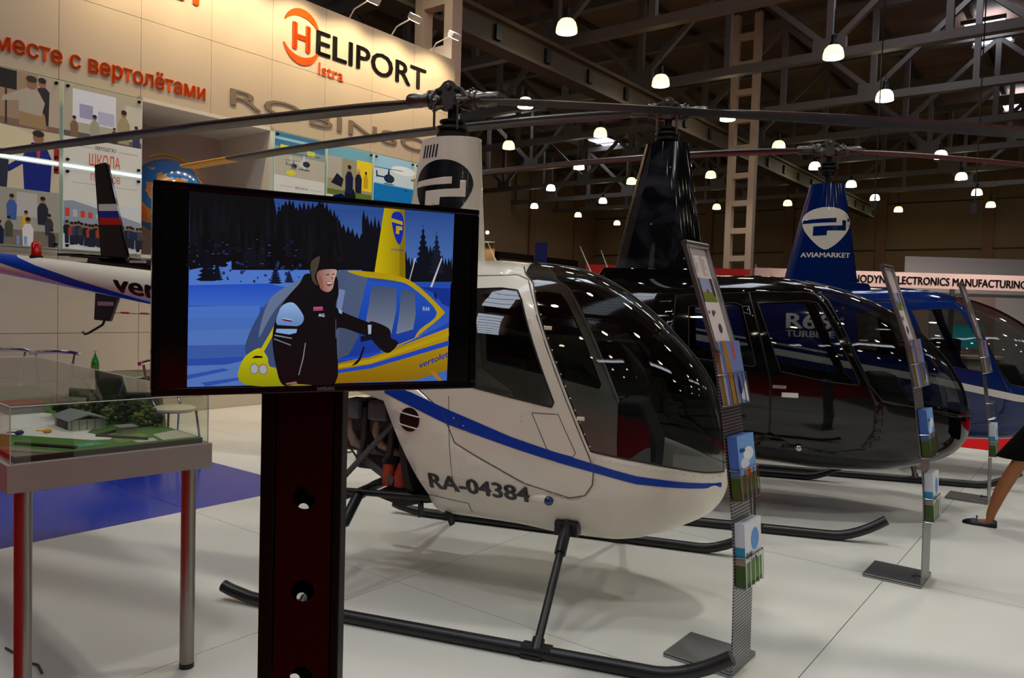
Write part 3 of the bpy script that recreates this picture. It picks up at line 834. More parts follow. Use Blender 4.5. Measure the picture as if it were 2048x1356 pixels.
    boom = bm.loft(rings).build('tail_boom', M_hwhite, root, smooth=40)
    def bside(x, h, off=.002):   # h in -1..1 height over the boom radius
        a = math.asin(max(-.999, min(.999, h))); r = br(x) + off; return (x, -r * math.cos(a), bc(x) + r * math.sin(a))
    drape('stripe', [[(-4.6, .99), (-3.58, .99), (-3.52, .8), (-3.3, .35), (-2.9, -.2), (-2.5, -.62), (-2.1, -.92), (-1.4, -.99), (-2.2, -.995), (-2.6, -.93), (-3.0, -.72), (-3.4, -.25), (-3.75, .25), (-4.1, .6), (-4.6, .85)]], bside, M_stripe_blue, boom, .06)
    lettering('lettering', 'vertolet.ru', M_decal_b, boom, .135, 1.3, fn=lambda u, v: bside(-2.53 + u, (v - .062) / .12, .003), bold=.03, step=.02)
    bz = bc(-3.4) + br(-3.4)
    be = MB().lathe([(0, bz + .12), (.02, bz + .118), (.035, bz + .1), (.037, bz + .02), (.037, bz + .0), (0, bz)], 16, c=(-3.4, 0, 0)).build('beacon', M_beacon, root, smooth=45)
    MB().lathe([(.045, bz - .02), (.045, bz + .012), (0, bz + .012)], 16, c=(-3.4, 0, 0)).build('beacon_base', M_dark, be)
    MB().prism([(-4.7, 1.9), (-4.4, 1.9), (-4.75, 2.6), (-4.92, 2.6)], -.02, .02).build('vertical_fin', M_hwhite, root, bevel=.008)
    MB().prism([(-4.7, 1.95), (-4.42, 1.95), (-4.62, 1.4), (-4.8, 1.4)], -.02, .02).build('vertical_fin', M_hwhite, root, bevel=.008)
    MB().box(-4.66, -4.44, -.45, .0, 1.92, 1.95).build('stabilizer', M_hwhite, root)
    MB().lathe([(0, .1), (.05, .1), (.06, .2), (0, .22)], 14, c=(-4.68, 0, 1.93), axis='y').bar((-4.68, .2, 1.4), (-4.68, .2, 2.46), .1, .015).build('tail_rotor', M_blade, root)
    # open engine bay
    e = MB().box(-.62, -.14, -.26, .26, .72, 1.0).box(-.5, -.2, -.2, .2, .60, .75).build('engine_block', M_eng, root, bevel=.02)
    for x in (-.43, -.25):
        for s in (-1, 1):
            cy = MB()
            for k in range(7): cy.box(x - .075, x + .075, *sorted((s * (.2 + k * .022), s * (.208 + k * .022))), .86, 1.04)
            cy.box(x - .055, x + .055, *sorted((s * .18, s * .35)), .88, 1.02).build('cylinder', M_eng, e)
            MB().box(x - .065, x + .065, *sorted((s * .35, s * .40)), .935, 1.05).build('valve_cover', M_engg, e, bevel=.018)
            MB().tube([(x - .03, s * .33, .92), (x - .03, s * .345, .86), (x - .005, s * .33, .79), (x + .06, s * .26, .74), (x + .14, s * .2, .72)], .026, 12).build('exhaust_pipe', M_exh, e, smooth=45)
            MB().tube([(x + .07, s * .34, 1.0), (x + .07, s * .345, .84), (x + .05, s * .32, .74), (x - .02, s * .25, .68)], .02, 10).build('intake_pipe', M_eng, e, smooth=45)
    hs = MB(); path = [(-.045, -.3, .82), (-.06, -.31, .74), (-.1, -.31, .67), (-.125, -.31, .61), (-.125, -.31, .55)]
    fine = []
    for i in range(len(path) - 1):
        for k in range(6): fine.append(Vector(path[i]).lerp(Vector(path[i + 1]), k / 6))
    fine.append(Vector(path[-1]))
    hs.tube(fine, [.047 if k % 2 else .043 for k in range(len(fine))], 16).build('scat_hose', M_hose, e, smooth=0)
    MB().tube([(-.215, -.3, .67), (-.215, -.31, .62), (-.21, -.31, .55)], [.036, .04, .034], 14).build('scat_hose', M_hose, e, smooth=45)
    MB().tube([(-.03, -.33, .72), (-.01, -.33, .62)], .03, 12).build('scat_hose', M_hose, e, smooth=45)
    MB().tube([(-.155, -.36, .93), (-.53, -.38, .52)], .017, 10).build('frame_tube', M_engg, root, smooth=45)
    MB().tube([(.10, -.38, .525), (-.55, -.38, .50)], .02, 10).build('frame_tube', M_skid, root, smooth=45)
    MB().tube([(-.5, -.36, .45), (-.24, -.3, .57)], .02, 10).build('frame_tube', M_skid, root, smooth=45); MB().tube([(-.55, .36, .50), (.1, .36, .52)], .02, 10).build('frame_tube', M_skid, root, smooth=45)
    MB().prism([(-.26, .52), (.08, .52), (.08, .49), (-.1, .44), (-.26, .48)], -.34, .34).build('engine_tray', M_eng, root)
    MB().prism([(-.36, .72), (-.16, .6), (-.17, .56), (-.24, .60), (-.38, .68)], -.345, -.335).build('heat_shield', M_engg, root)
    MB().prism([(-.7, .78), (-.4, .76), (-.36, .62), (-.44, .56), (-.7, .66)], .1, .3).build('muffler', M_eng, root, bevel=.03)
    MB().tube([(-.46, -.34, .76), (-.40, -.35, .70), (-.30, -.33, .68)], .006, 6).tube([(-.52, -.35, .72), (-.44, -.35, .73)], .005, 6).build('wire', M_black, e)
    MB().bar((.02, -.35, .5), (.02, -.34, .40), .05, .012).bar((.16, -.3, .46), (.2, -.3, .36), .05, .012).build('drain_bracket', M_skid, root)
    return root
white_heli()

# ------------------------------------------------------------------ five-seat turbine helicopters
def turbine_heli(label, x, y, m_body, blue):
    root = heli_root('helicopter', label, x, y, -15.5)
    pod = Pod([(-2.6, 1.86), (-1.7, 1.90), (-.8, 1.92), (0, 1.935), (.5, 1.94), (.75, 1.945), (.99, 1.935), (1.236, 1.895), (1.475, 1.837), (1.711, 1.748), (1.944, 1.618), (2.138, 1.462), (2.293, 1.294), (2.412, 1.10), (2.474, .93), (2.496, .79)],
              [(-2.6, 1.56), (-1.9, 1.14), (-1.2, .74), (-.6, .50), (0, .41), (.9, .378), (1.38, .347), (1.774, .359), (2.113, .43), (2.331, .515), (2.454, .635), (2.496, .79)],
              [(-2.6, .16), (-1.7, .44), (-.8, .64), (0, .72), (.7, .735), (1.3, .70), (1.7, .615), (2.0, .50), (2.2, .39), (2.35, .275), (2.45, .14), (2.496, 0)], n=2.6)
    WS = [(1.20, 'T'), (1.26, 1.80), (1.33, 1.735), (1.42, 1.55), (1.635, 1.10), (1.73, .985), (1.95, .945), (2.2, .90), (2.4, .865), (2.496, .85), (2.496, 'T')]
    W1 = [(.80, 1.70), (1.17, 1.73), (1.25, 1.715), (1.29, 1.65), (1.56, 1.12), (1.55, 1.095), (1.3, 1.12), (.985, 1.178)]
    D1 = [(.735, 1.79), (1.22, 1.80), (1.31, 1.70), (1.62, 1.10), (1.68, .95), (1.68, .75), (1.6, .60), (1.4, .56), (1.1, .60), (.93, .7), (.92, 1.1)]
    W2 = [(.27, 1.66), (.62, 1.70), (.68, 1.68), (.80, 1.225), (.78, 1.205), (.36, 1.25), (.29, 1.3)]
    D2 = [(.16, 1.75), (.73, 1.785), (.91, 1.1), (.92, .7), (.8, .6), (.5, .62), (.3, .8), (.16, 1.2)]
    pod.cut([('w1', W1), ('w2', W2), ('d1', D1), ('d2', D2), ('windshield', WS)])
    pod.surf('skin', 'fuselage', m_body, root, thick=.008)
    ln = mat('dark_gap', (4, 4, 5), .6)
    for sd in (-1, 1):
        for dk, wk, D, W in (('d1', 'w1', D1, W1), ('d2', 'w2', D2, W2)):
            d = pod.surf(dk, 'door', m_body, root, (sd,))
            pod.surf(wk, 'window', M_canopy, d, (sd,))
            pod.seam(D, 'door_gap', ln, d, .003, sd=sd); pod.seam(W, 'window_gasket', M_cabin, d, .004, sd=sd)
            c = pod.side(D[-1][0] - .03 if dk == 'd2' else .98, 1.06, .006, sd)
            if dk == 'd1': MB().box(c.x - .05, c.x + .05, c.y - .01, c.y + .01, c.z - .012, c.z + .012).build('door_handle', M_alu, d, bevel=.004)
        w = pod.surf('windshield', 'windshield', M_canopy, root, (sd,))
        pod.seam([(1.26, 1.80), (1.33, 1.735), (1.42, 1.55), (1.635, 1.10), (1.73, .985), (1.95, .945), (2.2, .90), (2.4, .865), (2.48, .855)], 'windshield_edge', M_black, w, .006, closed=False, sd=sd)
    MB().tube([pod.pt(pod.t(x), PI) + Vector((0, 0, .001)) for x in [1.2 + (2.49 - 1.2) * k / 26 for k in range(26)]] + [pod.pt(1, PI)], .009, 8).build('windshield_bow', M_dark, root, smooth=0)
    if blue:
        up = [(-2.0, 1.46), (-.9, 1.31), (.2, 1.15), (.95, 1.045), (1.4, .96), (1.8, .885), (2.2, .83), (2.45, .805)]
        drape('stripe', [up + [(x, z_ - .07 + .02 * (x > 2)) for x, z_ in up[::-1]]], lambda x, z: pod.side(x, z, .003), M_stripe_white, root, .08)
        drape('stripe', [[(-2.0, 1.53), (-.9, 1.37), (.15, 1.22), (.15, 1.197), (-.9, 1.347), (-2.0, 1.507)]], lambda x, z: pod.side(x, z, .003), M_stripe_white, root, .08)
        lettering('lettering', 'R66', M_stripe_white, root, .165, .45, fn=lambda u, v: pod.side(-.42 + u, 1.475 + v, .004), bold=.03, step=.06)
        lettering('lettering', 'TURBINE', M_stripe_white, root, .07, .48, fn=lambda u, v: pod.side(-.42 + u, 1.385 + v, .004), bold=.02, step=.06)
    else:
        c = pod.side(1.06, 1.00, .004); MB().box(c.x - .06, c.x + .06, c.y - .003, c.y + .003, c.z - .018, c.z + .018).build('placard', M_white, root)
        c = pod.side(1.1, .58, .0); l = MB().sphere(c, .05, 12, 8, sc=(1.6, .5, .6)).build('nav_light', m_body, root, smooth=0)
        MB().sphere(c + Vector((.05, -.01, 0)), .03, 10, 8).build('lens', M_chrome, l, smooth=0)
    fr = Fairing([(1.84, .385, .45, .17), (2.25, .322, .368, .155), (2.7, .25, .275, .14), (3.09, .185, .185, .12)], 1.84, 3.09)
    fo = fr.build('mast_fairing', MATS['galaxy_wrap'] if not blue else m_body, root)
    MB().prism([(-.62, 1.80), (.52, 1.80), (.45, 1.985), (-.5, 1.985)], -.22, .22).build('fairing_base', m_body, root, bevel=.03)
    if blue:
        logo(fr, -.004, 2.585, .25, .235, M_hwhite, m_body, fo)
        lettering('lettering', 'AVIAMARKET', M_hwhite, fo, .055, .52, fn=lambda u, v: fr.pt(-.26 + u, 2.265 + v, .003), bold=.03, step=.03)
    rotor(root, 3.37 if not blue else 3.47, 5.03, .257, .0387, .022 if not blue else .045, 1.12, M_blade if not blue else M_blade_reflect, 1.57, tip=True)
    if blue: fo.scale = (1, 1, 1.0)
    skid_gear(root, 1.04, -1.2, 1.37, 1.72, .18, (.80, -.75), r=.034, body_y=.5, zb=.50)
    MB().prism([(.15, .56), (1.9, .56), (1.8, .53), (.15, .53)], -.4, .4).build('cabin_floor', M_cabin, root)
    pod.bulkhead(.12, 'bulkhead', M_cabin, root, .95)
    for y in (-.32, .32): seat(root, .9, y, .66); seat(root, .22, y, .66)
    MB().prism([(1.8, .56), (2.0, .56), (2.02, .95), (1.9, 1.16), (1.74, 1.16), (1.78, .95)], -.2, .2).build('instrument_console', M_cabin, root, bevel=.02)
    cy = MB().tube([(1.42, 0, .5), (1.46, 0, 1.0), (1.42, 0, 1.08)], .02, 10).build('cyclic', M_dark, root, smooth=45)
    MB().tube([(1.42, -.36, 1.02), (1.42, -.3, 1.05), (1.42, .3, 1.05), (1.42, .36, 1.02)], .015, 10).build('cyclic_bar', M_dark, cy, smooth=45)
    whip(root, -.62, -.05, 1.92, -.12, .26); whip(root, -.48, .15, 1.92, -.1, .24)
    boom = MB().tube([(-2.45, 0, 1.71), (-3.6, 0, 1.80), (-5.0, 0, 1.90), (-6.2, 0, 1.965)], [.17, .14, .105, .08], 24).build('tail_boom', m_body, root, smooth=45)
    f = MB().prism([(-6.07, 1.93), (-5.70, 1.93), (-5.74, 2.1), (-6.0, 3.03), (-6.03, 3.055), (-6.17, 3.03), (-6.17, 2.98)], -.022, .022).build('vertical_fin', m_body, root, bevel=.01)
    for k, cc in enumerate(((225, 222, 218), (20, 40, 150), (200, 16, 20))):
        z1 = 2.60 - k * .075
        sh = lambda z: -6.105 + (2.6 - z) * .05
        MB().prism([(sh(z1), z1), (-5.865 + (2.6 - z1) * .27, z1), (-5.865 + (2.6 - z1 + .075) * .27, z1 - .075), (sh(z1 - .075), z1 - .075)], -.026, -.0235).build('flag_band', mat('flag_%d' % k, cc, .3), f)
    lf = MB().prism([(-6.13, 1.98), (-5.70, 1.98), (-5.85, 1.56), (-5.95, 1.32), (-6.165, 1.33)], -.02, .02).build('vertical_fin', mat('fin_dark', (38, 36, 38), .5), root, bevel=.008)
    MB().box(-6.11, -5.9, -.024, -.021, 1.49, 1.535).build('placard', mat('placard_pink', (200, 170, 165), .5), lf)
    MB().tube([(-6.03, 0, 1.34), (-6.06, 0, 1.28), (-6.25, 0, 1.18), (-6.30, 0, 1.165), (-6.33, 0, 1.19)], .014, 8).build('tail_bumper', M_skid, root, smooth=45)
    MB().box(-6.05, -5.72, -.62, .1, 1.995, 2.02).build('stabilizer', m_body, root, bevel=.006)
    tr = MB().lathe([(0, .08), (.06, .08), (.07, .24), (0, .27)], 14, c=(-6.1, 0, 1.96), axis='y').build('tail_rotor', M_blade, root)
    MB().bar((-6.75, .24, 1.93), (-5.45, .24, 1.93), .02, .1).build('tail_blade', M_blade, tr)
    gr = MB().tube([(-6.4, .35, 1.41), (-4.6, .30, 1.40)], .009, 8).build('guard_rod', M_white, root, smooth=45)
    for k in range(7):
        xx = -6.4 + k * .27; MB().tube([(xx, .35 - k * .0075, 1.41), (xx + .12, .346 - k * .0075, 1.4095)], .011, 8).build('red_band', M_red_deco, gr, smooth=45)
    if not blue:
        MB().box(-5.6, -5.42, -.125, -.085, 1.96, 1.985).build('placard', mat('placard_pink', (200, 170, 165), .5), boom)
    return root

# black wrap with faint stars and clouds on the mast fairing
def galaxy():
    m = mat('galaxy_wrap', (6, 6, 8), 0.06)
    nt = m.node_tree; b = nt.nodes['Principled BSDF']
    tc = nt.nodes.new('ShaderNodeTexCoord')
    vo = nt.nodes.new('ShaderNodeTexVoronoi'); vo.inputs['Scale'].default_value = 9.0
    rp = nt.nodes.new('ShaderNodeValToRGB'); rp.color_ramp.elements[0].position = 0.02; rp.color_ramp.elements[0].color = (.8, .8, .9, 1); rp.color_ramp.elements[1].position = 0.07; rp.color_ramp.elements[1].color = (0, 0, 0, 1)
    no = nt.nodes.new('ShaderNodeTexNoise'); no.inputs['Scale'].default_value = 2.2; no.inputs['Detail'].default_value = 8; no.inputs['Distortion'].default_value = 1.2
    r2 = nt.nodes.new('ShaderNodeValToRGB'); r2.color_ramp.elements[0].position = 0.5; r2.color_ramp.elements[0].color = (.004, .004, .006, 1); r2.color_ramp.elements[1].position = 0.8; r2.color_ramp.elements[1].color = (.06, .06, .08, 1)
    ad = nt.nodes.new('ShaderNodeMix'); ad.data_type = 'RGBA'; ad.blend_type = 'ADD'; ad.inputs['Factor'].default_value = 1
    nt.links.new(tc.outputs['Object'], vo.inputs['Vector']); nt.links.new(tc.outputs['Object'], no.inputs['Vector'])
    nt.links.new(vo.outputs['Distance'], rp.inputs[0]); nt.links.new(no.outputs['Fac'], r2.inputs[0])
    nt.links.new(rp.outputs[0], ad.inputs['A']); nt.links.new(r2.outputs[0], ad.inputs['B'])
    nt.links.new(ad.outputs['Result'], b.inputs['Base Color'])
galaxy()
turbine_heli('glossy black helicopter with starry mast fairing between the white and blue helicopters', 1.319, 6.875, M_hblack, False)
turbine_heli('blue helicopter with white stripes and a round white emblem on its mast fairing', 3.4948, 8.7336, M_hblue, True)
# ================================================================== things in the booth
M_print = print_mat('lit_print', es=.22, rough=.25)
M_paper = print_mat('paper_print', es=0, rough=.5)
M_screen = print_mat('tv_picture', es=.76, rough=.25, base=0.0, coat=.15)
M_acryl = glass('acrylic', (250, 252, 250), 1.45)
M_led = mat('led_strip', (230, 245, 255), .3, emit=(225, 245, 255), es=2.2)
M_edge = mat('acrylic_edge', (190, 225, 220), .3, emit=(190, 228, 225), es=.25)

def clipz(poly, z0, z1):
    for lim, sg in ((z0, 1), (z1, -1)):
        out = []
        for i in range(len(poly)):
            a, b = poly[i - 1], poly[i]; da, db = (a[1] - lim) * sg, (b[1] - lim) * sg
            if (da >= 0) != (db >= 0):
                t = da / (da - db); out.append((a[0] + (b[0] - a[0]) * t, lim))
            if db >= 0: out.append(b)
        poly = out
        if len(poly) < 3: return []
    return poly
def person(u, z, s, coat, skin=(150, 105, 80), hair=(40, 30, 24), legs=None):
    """small printed figure: feet/waist at z, height s"""
    r = []
    if legs: r.append(([(u - .09 * s, z), (u + .09 * s, z), (u + .1 * s, z + .5 * s), (u - .1 * s, z + .5 * s)], legs)); z0 = z + .45 * s; h = .42 * s
    else: z0 = z; h = .72 * s
    r.append(([(u - .15 * s, z0), (u + .15 * s, z0), (u + .17 * s, z0 + h * .75), (u + .08 * s, z0 + h), (u - .08 * s, z0 + h), (u - .17 * s, z0 + h * .75)], coat))
    r.append((ell(u, z0 + h + .1 * s, .075 * s, .1 * s), skin))
    r.append((ell(u, z0 + h + .15 * s, .08 * s, .07 * s), hair))
    return r
def mini_heli(u, z, s, c, glassc=(40, 50, 60)):
    r = [(rect(u - .95 * s, z + .26 * s, u + .0, z + .34 * s), c), ([(u - 1.0 * s, z + .2 * s), (u - .9 * s, z + .3 * s), (u - .95 * s, z + .6 * s), (u - 1.05 * s, z + .6 * s)], c)]
    r += [(ell(u, z + .25 * s, .42 * s, .25 * s), c), (ell(u + .14 * s, z + .28 * s, .27 * s, .18 * s), glassc), ([(u - .14 * s, z + .45 * s), (u + .06 * s, z + .45 * s), (u, z + .8 * s), (u - .08 * s, z + .8 * s)], c)]
    r += [([(u - 1.2 * s, z + .76 * s), (u + 1.1 * s, z + .84 * s), (u + 1.1 * s, z + .87 * s), (u - 1.2 * s, z + .79 * s)], (40, 40, 45)), (rect(u - .42 * s, z - .09 * s, u + .4 * s, z - .05 * s), (30, 30, 34)), (rect(u - .2 * s, z - .06 * s, u - .16 * s, z + .08 * s), (30, 30, 34)), (rect(u + .16 * s, z - .06 * s, u + .2 * s, z + .08 * s), (30, 30, 34))]
    return r

sA = [(rect(0, 3.53, .96, 4.17), (152, 128, 104)), (rect(0, 3.53, .96, 3.62), (120, 100, 84)), (rect(.72, 3.6, .96, 4.17), (172, 158, 140)), (rect(.3, 3.95, .5, 4.17), (24, 22, 24)), (rect(.38, 3.55, .4, 3.95), (40, 38, 40))]
sA += [([(.70, 3.6), (.84, 3.6), (.85, 4.0), (.79, 4.06), (.72, 4.02)], (36, 30, 40)), (ell(.77, 4.09, .045, .055), (140, 100, 80)), (ell(.77, 4.12, .045, .035), (30, 24, 22))]
sA += [([(.52, 3.56), (.82, 3.55), (.80, 3.72), (.74, 3.78), (.54, 3.78)], (150, 124, 90)), ([(.52, 3.72), (.76, 3.70), (.80, 3.86), (.72, 4.0), (.60, 4.0), (.36, 3.86), (.34, 3.80), (.52, 3.84)], (168, 158, 142)), (ell(.655, 4.06, .055, .07), (140, 98, 76)), (ell(.655, 4.11, .06, .04), (50, 40, 34))]
sA += [(rect(0, 2.82, .96, 3.53), (190, 178, 152)), (ell(.3, 3.3, .5, .24), (205, 196, 160)), ([(.58, 2.82), (.86, 2.82), (.88, 3.2), (.80, 3.38), (.66, 3.38), (.56, 3.2)], (18, 34, 120)), ([(.56, 3.2), (.60, 3.14), (.42, 3.0), (.38, 3.05)], (18, 34, 120)), (ell(.36, 3.02, .05, .04), (150, 110, 84)), ([(.70, 3.36), (.73, 3.1), (.76, 3.36)], (190, 60, 50)), (ell(.73, 3.44, .06, .07), (140, 100, 78)), (ell(.73, 3.49, .065, .04), (44, 34, 30)), ([(.2, 2.82), (.4, 2.82), (.42, 3.15), (.3, 3.3)], (40, 44, 60)), (rect(.9, 3.05, .96, 3.35), (150, 30, 34))]
sA += [(rect(0, 2.16, .96, 2.82), (150, 146, 134)), (rect(.5, 2.5, .72, 2.78), (172, 170, 164)), (rect(.0, 2.16, .96, 2.34), (112, 104, 92))]
for u, z, s, c in ((.45, 2.45, .32, (60, 90, 150)), (.78, 2.42, .36, (40, 40, 52)), (.6, 2.33, .26, (200, 160, 40)), (.85, 2.3, .28, (50, 54, 60)), (.42, 2.25, .26, (70, 74, 60)), (.62, 2.16, .36, (205, 200, 196)), (.88, 2.16, .24, (44, 44, 52)), (.32, 2.16, .3, (30, 36, 60))): sA += person(u, z, s, c)
for u in (.5, .58): sA += [(rect(u, 2.17, u + .03, 2.27), (110, 150, 190))]
sB = [(rect(0, 3.53, .95, 4.17), (168, 162, 142)), (rect(.1, 3.72, .62, 4.12), (206, 210, 222)), (rect(.18, 3.78, .34, 3.95), (150, 150, 185)), (rect(.4, 3.74, .6, 3.9), (170, 172, 200)), (rect(.74, 3.7, .95, 4.05), (190, 186, 170)), (rect(0, 3.53, .95, 3.6), (90, 84, 84))]
for u, z, s, c in ((.12, 3.53, .28, (120, 94, 70)), (.36, 3.53, .34, (150, 150, 130)), (.72, 3.55, .46, (150, 140, 108)), (.88, 3.53, .3, (54, 56, 90)), (.6, 3.53, .22, (60, 50, 60))): sB += person(u, z, s, c)
sB += [(rect(0, 2.7, .95, 3.53), (205, 204, 196)), (rect(.1, 3.43, .34, 3.436), (120, 120, 116)), (rect(.66, 3.43, .9, 3.436), (120, 120, 116)), (rect(.1, 2.98, .9, 2.986), (150, 150, 146))]
sB += [(rect(0, 2.16, .95, 2.75), (196, 200, 204)), ([(0, 2.45), (.95, 2.42), (.95, 2.56), (.1, 2.76), (0, 2.74)], (138, 146, 158)), ([(0, 2.4), (.95, 2.38), (.95, 2.46), (0, 2.5)], (110, 118, 132)), (rect(0, 2.16, .95, 2.24), (200, 202, 200))]
for k in range(5): sB.append((rect(.02 + k * .09, 2.56, .07 + k * .09, 2.66 - k * .01), (196, 62, 44) if k in (0, 2, 3) else (170, 176, 186)))
for k in range(22): sB += person(.05 + k * .042 + random.uniform(-.01, .01), 2.2 + random.uniform(0, .03), .26, random.choice([(36, 44, 74), (30, 32, 40), (54, 60, 84), (150, 60, 44), (70, 66, 64)]), legs=(34, 38, 54))
sC1 = [(rect(0, 3.2, .95, 4.17), (168, 172, 164)), (rect(0, 3.95, .95, 4.17), (60, 120, 160)), (rect(.0, 4.06, .95, 4.1), (150, 200, 220)), (rect(0, 3.85, .95, 3.96), (130, 150, 156)), ([(0, 3.5), (.95, 3.52), (.95, 3.85), (0, 3.85)], (176, 174, 160)), (rect(0, 3.2, .95, 3.52), (206, 208, 204)), (rect(.1, 3.36, .34, 3.366), (140, 140, 136)), (rect(.66, 3.36, .9, 3.366), (140, 140, 136)), (ell(.3, 3.58, .09, .04), (210, 205, 60)), (rect(.1, 3.9, .25, 3.99), (220, 215, 60)), (rect(.6, 3.88, .75, 3.97), (200, 205, 90))]
sC1 += mini_heli(.55, 3.68, .26, (196, 200, 206)) + mini_heli(.35, 3.66, .14, (90, 90, 96))
sC2 = [(rect(0, 3.2, .96, 4.17), (150, 146, 120)), (rect(0, 3.98, .96, 4.17), (110, 170, 190)), (rect(.62, 3.5, .96, 4.0), (226, 204, 40)), (rect(.0, 3.62, .3, 3.98), (170, 168, 160)), (rect(0, 3.2, .96, 3.45), (92, 112, 50)), (rect(0, 3.2, .4, 3.36), (205, 202, 196)), ([(.08, 3.55), (.3, 3.5), (.34, 3.64), (.2, 3.72)], (24, 30, 44))]
sC2 += [([(.34, 3.2), (.62, 3.2), (.6, 3.4), (.56, 3.5), (.38, 3.5)], (14, 18, 36))]
sC2 += person(.46, 3.42, .5, (22, 28, 60)) + person(.66, 3.45, .44, (26, 30, 52), hair=(190, 170, 140)) + person(.82, 3.55, .3, (190, 160, 30))
sC3 = [(rect(0, 3.2, .96, 4.17), (150, 200, 226)), (rect(0, 3.7, .96, 3.95), (196, 216, 224)), (rect(0, 3.2, .96, 3.68), (20, 118, 190)), (rect(0, 3.2, .96, 3.4), (14, 90, 164)), (ell(.7, 3.98, .3, .08), (226, 236, 240))] + mini_heli(.36, 3.72, .3, (20, 40, 90)) + mini_heli(.78, 3.62, .05, (20, 40, 60))
sC4 = [(rect(0, 3.2, .96, 4.17), (190, 216, 220)), (rect(0, 3.2, .96, 3.6), (160, 150, 110)), (ell(.4, 3.6, .3, .12), (60, 80, 60))] + mini_heli(.5, 3.7, .25, (180, 60, 30))
M_screw = mat('screw_dark', (26, 26, 28), .4, metal=.6)
screw_m = MB().lathe([(0, -.03), (.018, -.028), (.02, -.02), (.02, 0.0)], 12, axis='y').mesh('standoff_screw', M_screw, 40)
def photo_panel(p0, width, z0, z1, shapes, label, texts=()):
    t = thing('photo_panel', label, 'poster', PQ(p0, 10.13, 0), RB, 'backlit photo panels on the booth wall')
    MB().box(0, width, 0, .012, z0, z1).build('acrylic_sheet', M_edge, t)
    cl = [(q, c) for q, c in ((clipz(pl, z0, z1), c) for pl, c in shapes) if q]
    picture('photo_print', cl, M_print, t, (0, -.001, 0))
    for s, u, z, h, wd, m, b in texts:
        lettering('lettering', s, m, t, h, wd, fn=lambda a, c: (u + a, -.02, z + c), bold=b)
    for u in (.04, width - .04):
        for z in (z0 + .04, z1 - .04): link('standoff_screw', screw_m, t, (u, -.002, z)).scale = (1, 1, 1)
    return t
photo_panel(3.10, .96, 3.205, 4.17, sA, 'photo panel of a seated man in grey sweater, top left of the booth wall')
photo_panel(3.10, .96, 2.16, 3.14, sA, 'photo panel of people at a meeting with bottles, lower left of the booth wall')
photo_panel(4.11, .95, 3.205, 4.17, sB, 'photo panel of a classroom projection above the school heading', [('VERTOLET.RU', .355, 3.42, .045, .26, M_blackl, .01), ('ШКОЛА', .29, 3.215, .15, .38, M_orange, .0)])
photo_panel(4.11, .95, 2.16, 3.14, sB, 'photo panel of a crowd before a long grey building', [('ПИЛОТОВ', .31, 3.03, .085, .36, M_orange, .0)])
photo_panel(7.10, .95, 3.205, 4.17, sC1, 'photo panel of a hangar with a white helicopter, above the television', [('VERTOLET.RU', .36, 3.345, .035, .25, M_blackl, .01)])
photo_panel(8.10, .96, 3.205, 4.17, sC2, 'photo panel of two people beside a yellow helicopter')
photo_panel(9.10, .96, 3.205, 4.17, sC3, 'photo panel of a helicopter over blue sea')
photo_panel(10.10, .96, 3.205, 4.17, sC4, 'photo panel half hidden behind the white mast fairing')
for p, lb in ((3.1, 'thin bright light strip between the two leftmost photo panels'), (4.11, 'thin bright light strip across the school heading panel')):
    tag(MB().box(0, .95, 0, .02, 3.158, 3.19).build('led_strip', M_led, loc=PQ(p, 10.12), rotz=RB), lb, 'light strip')

# floodlights on arms above the wall
for i, p in enumerate((4.57, 5.57, 6.57, 7.57, 8.57, 9.53, 10.54)):
    t = thing('floodlight', 'white floodlight on an arm at the wall top, ' + ('%s from the right end' % ['seventh', 'sixth', 'fifth', 'fourth', 'third', 'second', 'first'][i]), 'floodlight', PQ(p, 10.2, 6.33), RB, 'floodlights on the booth wall')
    MB().tube([(-.0, .02, .0), (0, -.1, .12), (0, -.5, .2)], .012, 8).build('arm', M_white, t, smooth=45)
    h = MB(); h.M = Matrix.Translation((0, -.55, .18)) @ Matrix.Rotation(R(35), 4, 'X')
    h.box(-.11, .11, -.07, .07, -.05, .05).build('housing', M_white, t, bevel=.01)
    g = MB(); g.M = h.M; g.box(-.09, .09, -.055, .055, -.056, -.051).build('lens', mat('flood_lens', (255, 240, 210), .3, emit=(255, 226, 170), es=14), t)
    lamp_light('floodlight_beam', 'SPOT', PQ(p, 9.62, 6.42), 112, (1.0, .74, .42), .08, spot=R(125), aim=PQ(p, 10.1, 5.1), blend=.8)

# globe in the niche
gm = mat('globe_map', (20, 90, 170), .18, coat=.6)
nt = gm.node_tree; tc = nt.nodes.new('ShaderNodeTexCoord'); no = nt.nodes.new('ShaderNodeTexNoise'); no.inputs['Scale'].default_value = 2.1; no.inputs['Detail'].default_value = 6
rp = nt.nodes.new('ShaderNodeValToRGB'); e = rp.color_ramp.elements
e[0].position = .52; e[0].color = (*lin((16, 96, 176)), 1); e[1].position = .60; e[1].color = (*lin((206, 104, 40)), 1); x_ = e.new(.535); x_.color = (*lin((196, 150, 60)), 1)
nt.links.new(tc.outputs['Object'], no.inputs['Vector']); nt.links.new(no.outputs['Fac'], rp.inputs[0]); nt.links.new(rp.outputs[0], nt.nodes['Principled BSDF'].inputs['Base Color'])
gl = thing('globe', 'large blue and orange globe standing in the wall niche', 'globe', PQ(5.80, 10.82, 2.16), RB)
MB().sphere((0, 0, .88), .54, 48, 30).build('sphere', gm, gl, smooth=0)
MB().lathe([(0, 0), (.3, 0), (.3, .03), (.08, .08), (.05, .3), (.05, .36), (0, .36)], 24).build('stand', M_white, gl, smooth=40)
MB().tube([(.6 * math.cos(a), 0, .88 + .6 * math.sin(a)) for a in [R(-100 + 220 * k / 24) for k in range(25)]], .018, 8).build('meridian_ring', M_yellow, gl, smooth=45)

